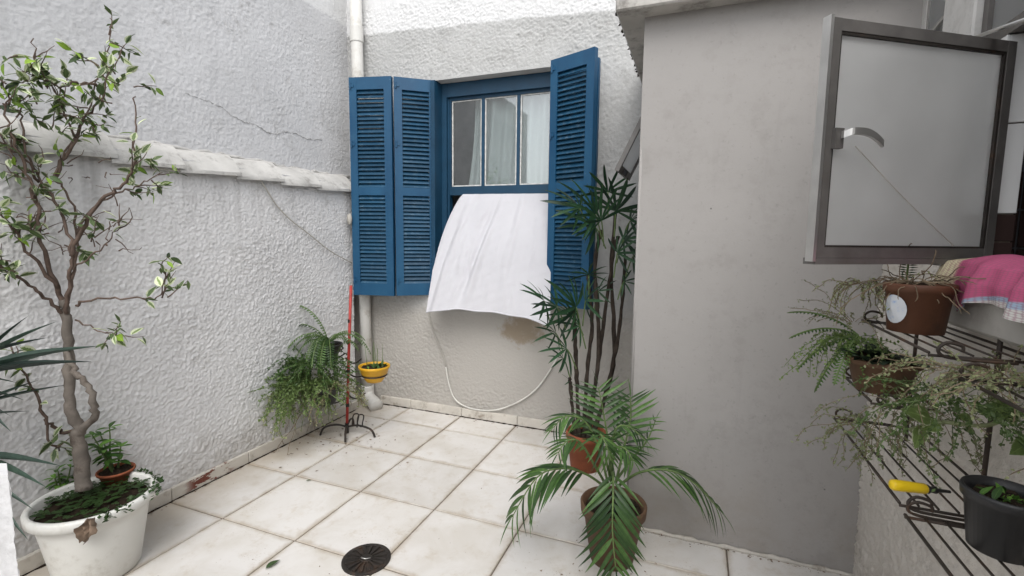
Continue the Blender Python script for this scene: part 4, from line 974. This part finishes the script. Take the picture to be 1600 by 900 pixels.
# ================================================================== RHAPIS PALM
rp = Vector((3.34, 3.62, 0))
rh = thing('potted_rhapis_palm', 'tall dark lady palm with fan leaves in a terracotta pot', 'potted palm', rp)
pot_mesh(MB(), rp, .50, .19, .25, .035, 36).build('pot', m_terra, rh, smooth=True); soil(rh, rp+Vector((0,0,.43)), .23)
DR = (rp+Vector((0,0,1))-CP).dot(CF)
def Rr(x, y, dd=0): return at(x, y, DR+dd)
canes = [[(905, 690, 0), (902, 610, 0), (899, 540, 0), (898, 480, 0)], [(912, 690, .05), (918, 580, .05), (925, 500, .05), (918, 430, .05)], [(918, 690, -.05), (932, 590, 0), (945, 490, .05), (958, 400, .05), (966, 370, .05)],
         [(925, 690, 0), (950, 600, .1), (967, 520, .1), (975, 430, .1), (978, 400, .1)], [(910, 690, 0), (935, 560, -.08), (930, 420, -.08), (940, 360, -.08)], [(900, 690, 0), (893, 620, 0), (890, 590, 0)], [(920, 690, 0), (958, 570, .15), (955, 420, .15), (962, 330, .15)]]
for c_ in canes:
    pts = spline([Rr(*p) for p in c_], 8); pts = [p+jit(.006) for p in pts]
    MB().tube(pts, [.023+random.uniform(-.005, .008) for _ in pts], 8).build('cane', m_cane, rh)
fans = [(930, 335, -.25, -.5, 1.0, 9), (962, 330, 0, .1, 1.0, 9), (975, 375, .0, .7, .8, 8), (940, 345, -.3, -.2, .85, 8), (985, 345, .1, .9, .8, 7), (965, 395, -.1, .4, .7, 8), (900, 480, -.15, -.4, .95, 9), (895, 492, .1, -1.1, .85, 8), (870, 480, -.2, -1.0, .75, 7), (850, 470, -.1, -.7, .7, 7), (905, 325, -.15, -.9, .8, 8), (950, 300, .05, .0, .8, 8), (868, 520, 0, -1.2, .6, 6),
        (920, 430, -.1, .0, .6, 7), (885, 545, -.1, -1.2, .75, 7), (880, 560, .05, -1.3, .5, 6), (935, 455, .1, .8, .5, 6), (915, 470, -.25, .3, .7, 7), (990, 400, .1, 1.2, .6, 7), (930, 355, -.1, -1.0, .9, 8), (890, 595, 0, -.8, .3, 4), (975, 440, .0, 1.4, .45, 6), (905, 510, -.2, -.9, .6, 7)]
for (x, y, dd, ang, s_, k) in fans:
    hub = Rr(x, y, dd); st0 = Rr(x-math.sin(ang)*22*s_, y+26+14*abs(math.cos(ang)), dd*.4)
    fan = MB().tube(spline([st0, st0.lerp(hub, .6)+Vector((0,0,.03)), hub], 4), [.009]*9, 5).build('leaf_stalk', m_greenstem, rh)
    out = (CR*math.sin(ang)+Vector((0,0,1))*math.cos(ang)*.55-CF*random.uniform(.1, .8)).normalized()
    sd_ = out.cross(CF*-1+Vector((0,0,.8))).normalized(); nrm = sd_.cross(out)
    for i in range(k):
        a = (i/(k-1)-.5)*2*R(96); dv = out*math.cos(a)+sd_*math.sin(a)+jit(.1)
        put('leaflet', L_rha, fan, hub, dv, up=nrm if nrm.z > 0 else -nrm, sc=s_*.61*random.uniform(.75, 1.08)*(1-.18*abs(math.sin(a))), roll=random.uniform(-.3, .3))
# ================================================================== FEATHER PALM IN FRONT
pp_ = Vector((3.97, 1.93, 0))
pm = thing('potted_feather_palm', 'feather palm with drooping green fronds in a brown clay pot', 'potted palm', pp_)
pot_mesh(MB(), pp_, .56, .20, .29, .035, 40).build('pot', m_brownpot, pm, smooth=True); soil(pm, pp_+Vector((0,0,.49)), .26)
DP = (pp_+Vector((0,0,.6))-CP).dot(CF)
def Pp(x, y, dd=0): return at(x, y, DP+dd)
fronds = [([(950, 765, 0), (918, 742, -.05), (882, 732, -.1), (840, 745, -.15), (800, 808, -.2)], .50, 26), ([(965, 760, 0), (1000, 738, -.1), (1045, 735, -.15), (1085, 755, -.2), (1125, 798, -.25)], .44, 26),
          ([(955, 755, 0), (958, 738, -.2), (958, 775, -.40), (957, 830, -.48), (962, 888, -.50)], .44, 24), ([(950, 755, 0), (935, 700, .05), (915, 660, .05), (885, 650, .0), (865, 668, -.05)], .34, 22),
          ([(955, 755, .05), (950, 690, .15), (942, 640, .15), (935, 605, .15)], .36, 20), ([(962, 755, 0), (975, 700, .1), (985, 655, .15), (985, 620, .15)], .34, 20), ([(955, 755, 0), (955, 700, -.1), (965, 668, -.15), (985, 668, -.2), (1010, 690, -.25)], .28, 18),
          ([(948, 760, 0), (925, 720, -.15), (905, 690, -.2), (885, 690, -.25), (872, 708, -.3)], .30, 18), ([(955, 755, 0), (945, 710, -.2), (938, 680, -.3), (945, 690, -.4), (955, 720, -.45)], .30, 18),
          ([(960, 755, 0), (985, 720, .05), (1010, 690, .05), (1025, 655, .05)], .2, 12), ([(955, 755, 0), (960, 705, -.25), (975, 700, -.35), (990, 720, -.42)], .28, 16)]
for pl, lw_, k in fronds:
    pts = spline([Pp(*p) for p in pl], 8); m = len(pts)
    fr_ = MB().tube(pts, [.014-.010*i/m for i in range(m)], 6).build('frond', m_greenstem, pm, smooth=True)
    for i in range(k//2):
        t = .28+.72*(i+.5)/(k//2); a = min(int(t*(m-1)), m-2); p = pts[a].lerp(pts[a+1], t*(m-1)-a); tg = (pts[a+1]-pts[a]).normalized()
        sd_ = tg.cross(Vector((0,0,1)))
        if sd_.length < .25: sd_ = CR.copy()
        sd_.normalize(); u_ = sd_.cross(tg)
        if u_.z < 0: u_ = -u_
        ln = lw_*(math.sin(math.pi*min(1, .22+.72*(i/(k/2))))**.7)
        for sg in (-1, 1):
            put('leaflet', L_palm, fr_, p, sd_*sg*.8+tg*.75+u_*.1+Vector((0,0,-.30))+jit(.07), up=u_+jit(.15), sc=(ln*1.25*random.uniform(.85, 1.15), ln*random.uniform(.88, 1.1), ln*1.4), roll=-sg*.25)
    put('leaflet', L_palm, fr_, pts[-1], pts[-1]-pts[-2], sc=lw_*.55)
for k in range(14):
    a = random.uniform(0, 6.28); r = random.uniform(.05, .2); put('leaf', L_dark, pm, pp_+Vector((r*math.cos(a), r*math.sin(a), .52)), jit(1)+Vector((0,0,.5)), sc=random.uniform(.06, .12))
# debris around the pot
# ================================================================== WIRE RACKS ON THE RIGHT
def rack(label, y0, y1, posts, shelves):
    r = thing('plant_rack', label, 'rack', (5.75, (y0+y1)/2, 0))
    for (x, y) in posts: MB().tube([(x, y, 1.70), (x, y, 2.75)], .011, 8).build('post', m_rust, r, smooth=True)
    for (z_, x0, x1, a, b, n_) in shelves:
        for k in range(n_):
            x = x0+(x1-x0)*k/(n_-1); MB().tube([(x, a, z_), (x, b, z_)], .0055 if k not in (0, n_-1) else .0075, 6).build('rod', m_rust, r, smooth=True)
        for y in (a, b):
            MB().tube([(x0-.0, y, z_-.012), (x1+.0, y, z_-.012)], .0075, 6).build('end_bar', m_rust, r, smooth=True)
            sg = 1 if y == b else -1
            for xs in (x0+.02, ):
                MB().tube(spline([(x1-.1, y+sg*.03, z_-.015), (xs+.05, y+sg*.035, z_-.012), (xs, y+sg*.035, z_+.02), (xs+.03, y+sg*.03, z_+.055), (xs+.085, y+sg*.03, z_+.045), (xs+.09, y+sg*.03, z_+.02)], 5), .0075, 6).build('scroll', m_rust, r, smooth=True)
    return r
rack('rusty wire plant rack against the dado below the kitchen sill, far half', .30, 1.49, [(5.95, .52), (5.95, 1.42)], [(1.78, 5.55, 6.0, .30, 1.49, 7), (2.52, 5.60, 6.0, .30, 1.25, 6), (2.12, 5.55, 5.85, .80, 1.35, 5)])
rack('rusty wire plant rack against the dado nearest the viewer, near half', -1.0, .23, [(5.95, .18), (5.95, -.9)], [(1.76, 5.55, 6.0, -1.0, .23, 7), (2.45, 5.66, 6.0, -1.0, .16, 5)])
# brown pot with dry vines on the upper shelf
bc = Vector((5.725, .82, 2.535))
bp = thing('dry_vine_pot', 'brown plastic pot with round sticker and tangled dry vines on top shelf', 'potted plant', bc)
pot_mesh(MB(), bc, .265, .125, .15, .022, 36).build('pot', m_brownpl, bp, smooth=True); soil(bp, bc+Vector((0,0,.235)), .13)
v0 = (CP-bc); v0.z = 0; v0.normalize(); ang0 = math.atan2(v0.y, v0.x)-.75; vs, F = [bc+Vector((math.cos(ang0)*.158, math.sin(ang0)*.158, .125))], []
for k in range(20):
    a = 6.283*k/20; aa = ang0+.072*math.cos(a)/.155; zz = .125+.078*math.sin(a); rr = .125+.0205*zz/.217+.0045; vs.append(bc+Vector((math.cos(aa)*rr, math.sin(aa)*rr, zz))); F.append((0, 1+k, 1+(k+1) % 20))
MB().add(vs, F).build('sticker', m_paper, bp)
trailing(bp, bc+Vector((-.02, .03, .27)), 48, .30, .45, .0, .13, (m_drytwig, m_vine), curl=.62, up0=.25, name='dry_vines', stem_r=.0028, xmax=5.99)
trailing(bp, bc+Vector((-.20, .16, .24)), 26, .34, .8, .016, .10, (m_drytwig, m_vine_pale), curl=.6, up0=.1, name='hanging_vines', stem_r=.0025, xmax=5.99)
fern_frond(bp, bc+Vector((-.02, .12, .26)), (.05, .1, 1), .22, .045, drop=.3, n=16)
# dark pot hanging under it
dc = Vector((5.66, 1.03, 2.13))
dp_ = thing('dark_leaf_pot', 'dark clay bowl with small dark leaves below the sticker pot', 'potted plant', dc)
pot_mesh(MB(), dc, .20, .13, .185, .02, 32).build('pot', m_brownpot, dp_, smooth=True); soil(dp_, dc+Vector((0,0,.17)), .165)
for k in range(34):
    a = random.uniform(0, 6.28); r = random.uniform(0, .15); put('leaf', L_dark, dp_, dc+Vector((r*math.cos(a), r*math.sin(a), .19)), Vector((math.cos(a), math.sin(a), random.uniform(.1, 1.2))), sc=random.uniform(.08, .16))
# light green fern and creeper hanging at its left
gc = Vector((5.50, 1.12, 2.32))
gp = thing('hanging_creeper', 'light green fern and creeper hanging left of the dark bowl', 'plant', gc)
for e in ((-.30, -.05, .15), (-.34, -.05, -.05), (-.26, -.1, -.2), (-.15, -.2, -.1), (-.25, .05, .25)): fern_frond(gp, gc+Vector((.05,0,.12)), e, random.uniform(.38, .5), .05, drop=.7, n=20)
trailing(gp, gc+Vector((.02, 0, .1)), 40, .42, .9, .022, .10, (m_greenstem, m_vine), curl=.5, up0=.2, stem_r=.002, lw=.7, xmax=5.99)
trailing(gp, gc+Vector((.02, 0, .2)), 14, .36, .3, .014, .12, (m_drytwig, m_vine_pale), curl=.55, up0=.5, stem_r=.002, name='wiry_stems', xmax=5.99)
# sprawling tangle on the near rack
sc0 = Vector((5.80, .16, 2.42))
sg_ = thing('sprawling_creeper', 'large sprawling tangle of half-dry creeper over the wire shelves', 'plant', sc0)
trailing(sg_, sc0+Vector((0, -.02, .05)), 66, .40, .6, .020, .22, (m_drytwig, m_vine_pale), curl=.62, up0=.3, stem_r=.0024, xmax=6.0)
trailing(sg_, sc0+Vector((-.12, .12, -.1)), 34, .44, .7, .024, .18, (m_greenstem, m_vine), curl=.55, up0=.2, stem_r=.002, lw=.6, name='green_stems', xmax=6.0)
trailing(sg_, sc0+Vector((-.1, .45, -.25)), 26, .40, .9, .021, .18, (m_drytwig, m_vine_pale), curl=.6, up0=.1, stem_r=.002, name='shelf_stems', xmax=6.0)
trailing(sg_, sc0+Vector((-.2, .80, -.5)), 26, .36, .8, .022, .12, (m_drytwig, m_vine_pale), curl=.6, up0=.1, stem_r=.002, name='low_stems', xmax=6.0)
# variegated vine with big leaves
vc = at(1600, 640, 2.2)
vv = thing('marbled_vine', 'marbled heart-leaved vine crossing the near wire rack', 'vine', vc)
vp = spline([at(1640, 640, 2.1), at(1590, 645, 2.15), at(1540, 665, 2.2), at(1470, 660, 2.3), at(1420, 672, 2.35)], 6); MB().tube(vp, [.010]*len(vp), 6).build('stem', m_vine_pale, vv, smooth=True)
for (x, y, dd, ex, ey, s_) in [(1590, 640, 2.15, -60, 5, .19), (1455, 655, 2.3, -55, -22, .17), (1440, 665, 2.32, -10, 45, .12), (1520, 660, 2.22, -30, -18, .10), (1470, 662, 2.3, -50, 15, .11), (1610, 690, 2.1, -30, 20, .13)]:
    p = at(x, y, dd); put('leaf', L_pale, vv, p, at(x+ex, y+ey, dd-.04)-p, up=Vector((0,0,.7))-CF, sc=s_)
# black pot on the lower shelf, yellow handled tool
kc = Vector((5.80, .04, 1.775))
kp = thing('black_pot', 'black plastic nursery pot with sparse seedlings on the lower shelf', 'potted plant', kc)
pot_mesh(MB(), kc, .25, .10, .13, .018, 40).build('pot', m_blackpl, kp, smooth=True); soil(kp, kc+Vector((0,0,.205)), .112)
for k in range(20):
    a = random.uniform(0, 6.28); r = random.uniform(0, .10); put('leaf', L_herb, kp, kc+Vector((r*math.cos(a), r*math.sin(a), .215)), jit(1)+Vector((0,0,.6)), sc=random.uniform(.04, .08))
t0, t1 = atZ(1391, 757, 1.85), atZ(1480, 768, 1.83)
ty = thing('yellow_tool', 'yellow handled tool with black neck lying on the wire shelf', 'tool', t0)
dv = (t1-t0); L_ = dv.length; dv.normalize()
MB().tube([t0+dv*(L_*a) for a in (0, .02, .05, .2, .45, .6, .63)], [.010, .022, .026, .027, .025, .025, .02], 14).build('handle', m_yellow2, ty, smooth=True)
MB().tube([t0+dv*(L_*a) for a in (.62, .66, .7, .8, .83, 1.05)], [.016, .022, .014, .018, .009, .007], 12).build('neck', m_blackpl, ty, smooth=True)
# ================================================================== FALLEN LEAVES AND CRUMBS ON THE FLOOR
for (x, y, s_, lab) in [(415, 889, .11, 'single green leaf fallen on the floor left of the drain'), (478, 752, .06, 'small pale leaf lying on the floor tiles near the left wall')]:
    p = atZ(x, y, .012); t = thing('fallen_leaf', lab, 'leaf', p)
    put('blade', L_ficd if s_ > .1 else L_herb, t, p+Vector((0,0,.004)), Vector((.2, .8, .25 if s_ > .1 else .03)), sc=s_*1.2)
lf = Leafs()
def crumb(x, y, s_):
    lf.leaf(Vector((x, y, random.uniform(.005, .009))), Vector((random.uniform(-1, 1), random.uniform(-1, 1), .1)), s_, s_*random.uniform(.3, .8))
for k in range(520):
    if random.random() < .35: crumb(random.uniform(-.8, 3.9), random.uniform(-.5, 4.5), random.choice((.008, .012, .018)))
    elif random.random() < .45: crumb(-.29+random.gauss(.1, .5), 3.1+random.gauss(0, .4), random.choice((.012, .02, .045)))
    elif random.random() < .5: crumb(random.uniform(-.7, 3.9), 4.55-abs(random.gauss(0, .05)), random.choice((.01, .02, .035)))
    else: crumb(3.97+random.gauss(0, .35), 1.8+random.gauss(0, .3), random.choice((.012, .02, .03)))
for k in range(150): crumb(XL+.04+abs(random.gauss(0, .03)), random.uniform(0, 4.1), random.choice((.01, .015, .03)))
for k in range(90): crumb(random.uniform(4.1, 6.0), YG-.03-abs(random.gauss(0, .02)), random.choice((.01, .015, .03)))
o = lf.build('leaf_litter', m_deadleaf, None); tag(o, 'scattered brown leaf crumbs on the floor tiles', 'litter', kind='stuff')

# ================================================================== to metres
done = set()
for o in bpy.data.objects:
    if o in (cam, so): continue
    o.location = o.location*S
    if o.type == 'MESH' and o.data.name not in done:
        done.add(o.data.name); me = o.data
        a = np.empty(len(me.vertices)*3, np.float32); me.vertices.foreach_get('co', a); me.vertices.foreach_set('co', a*S); me.update()
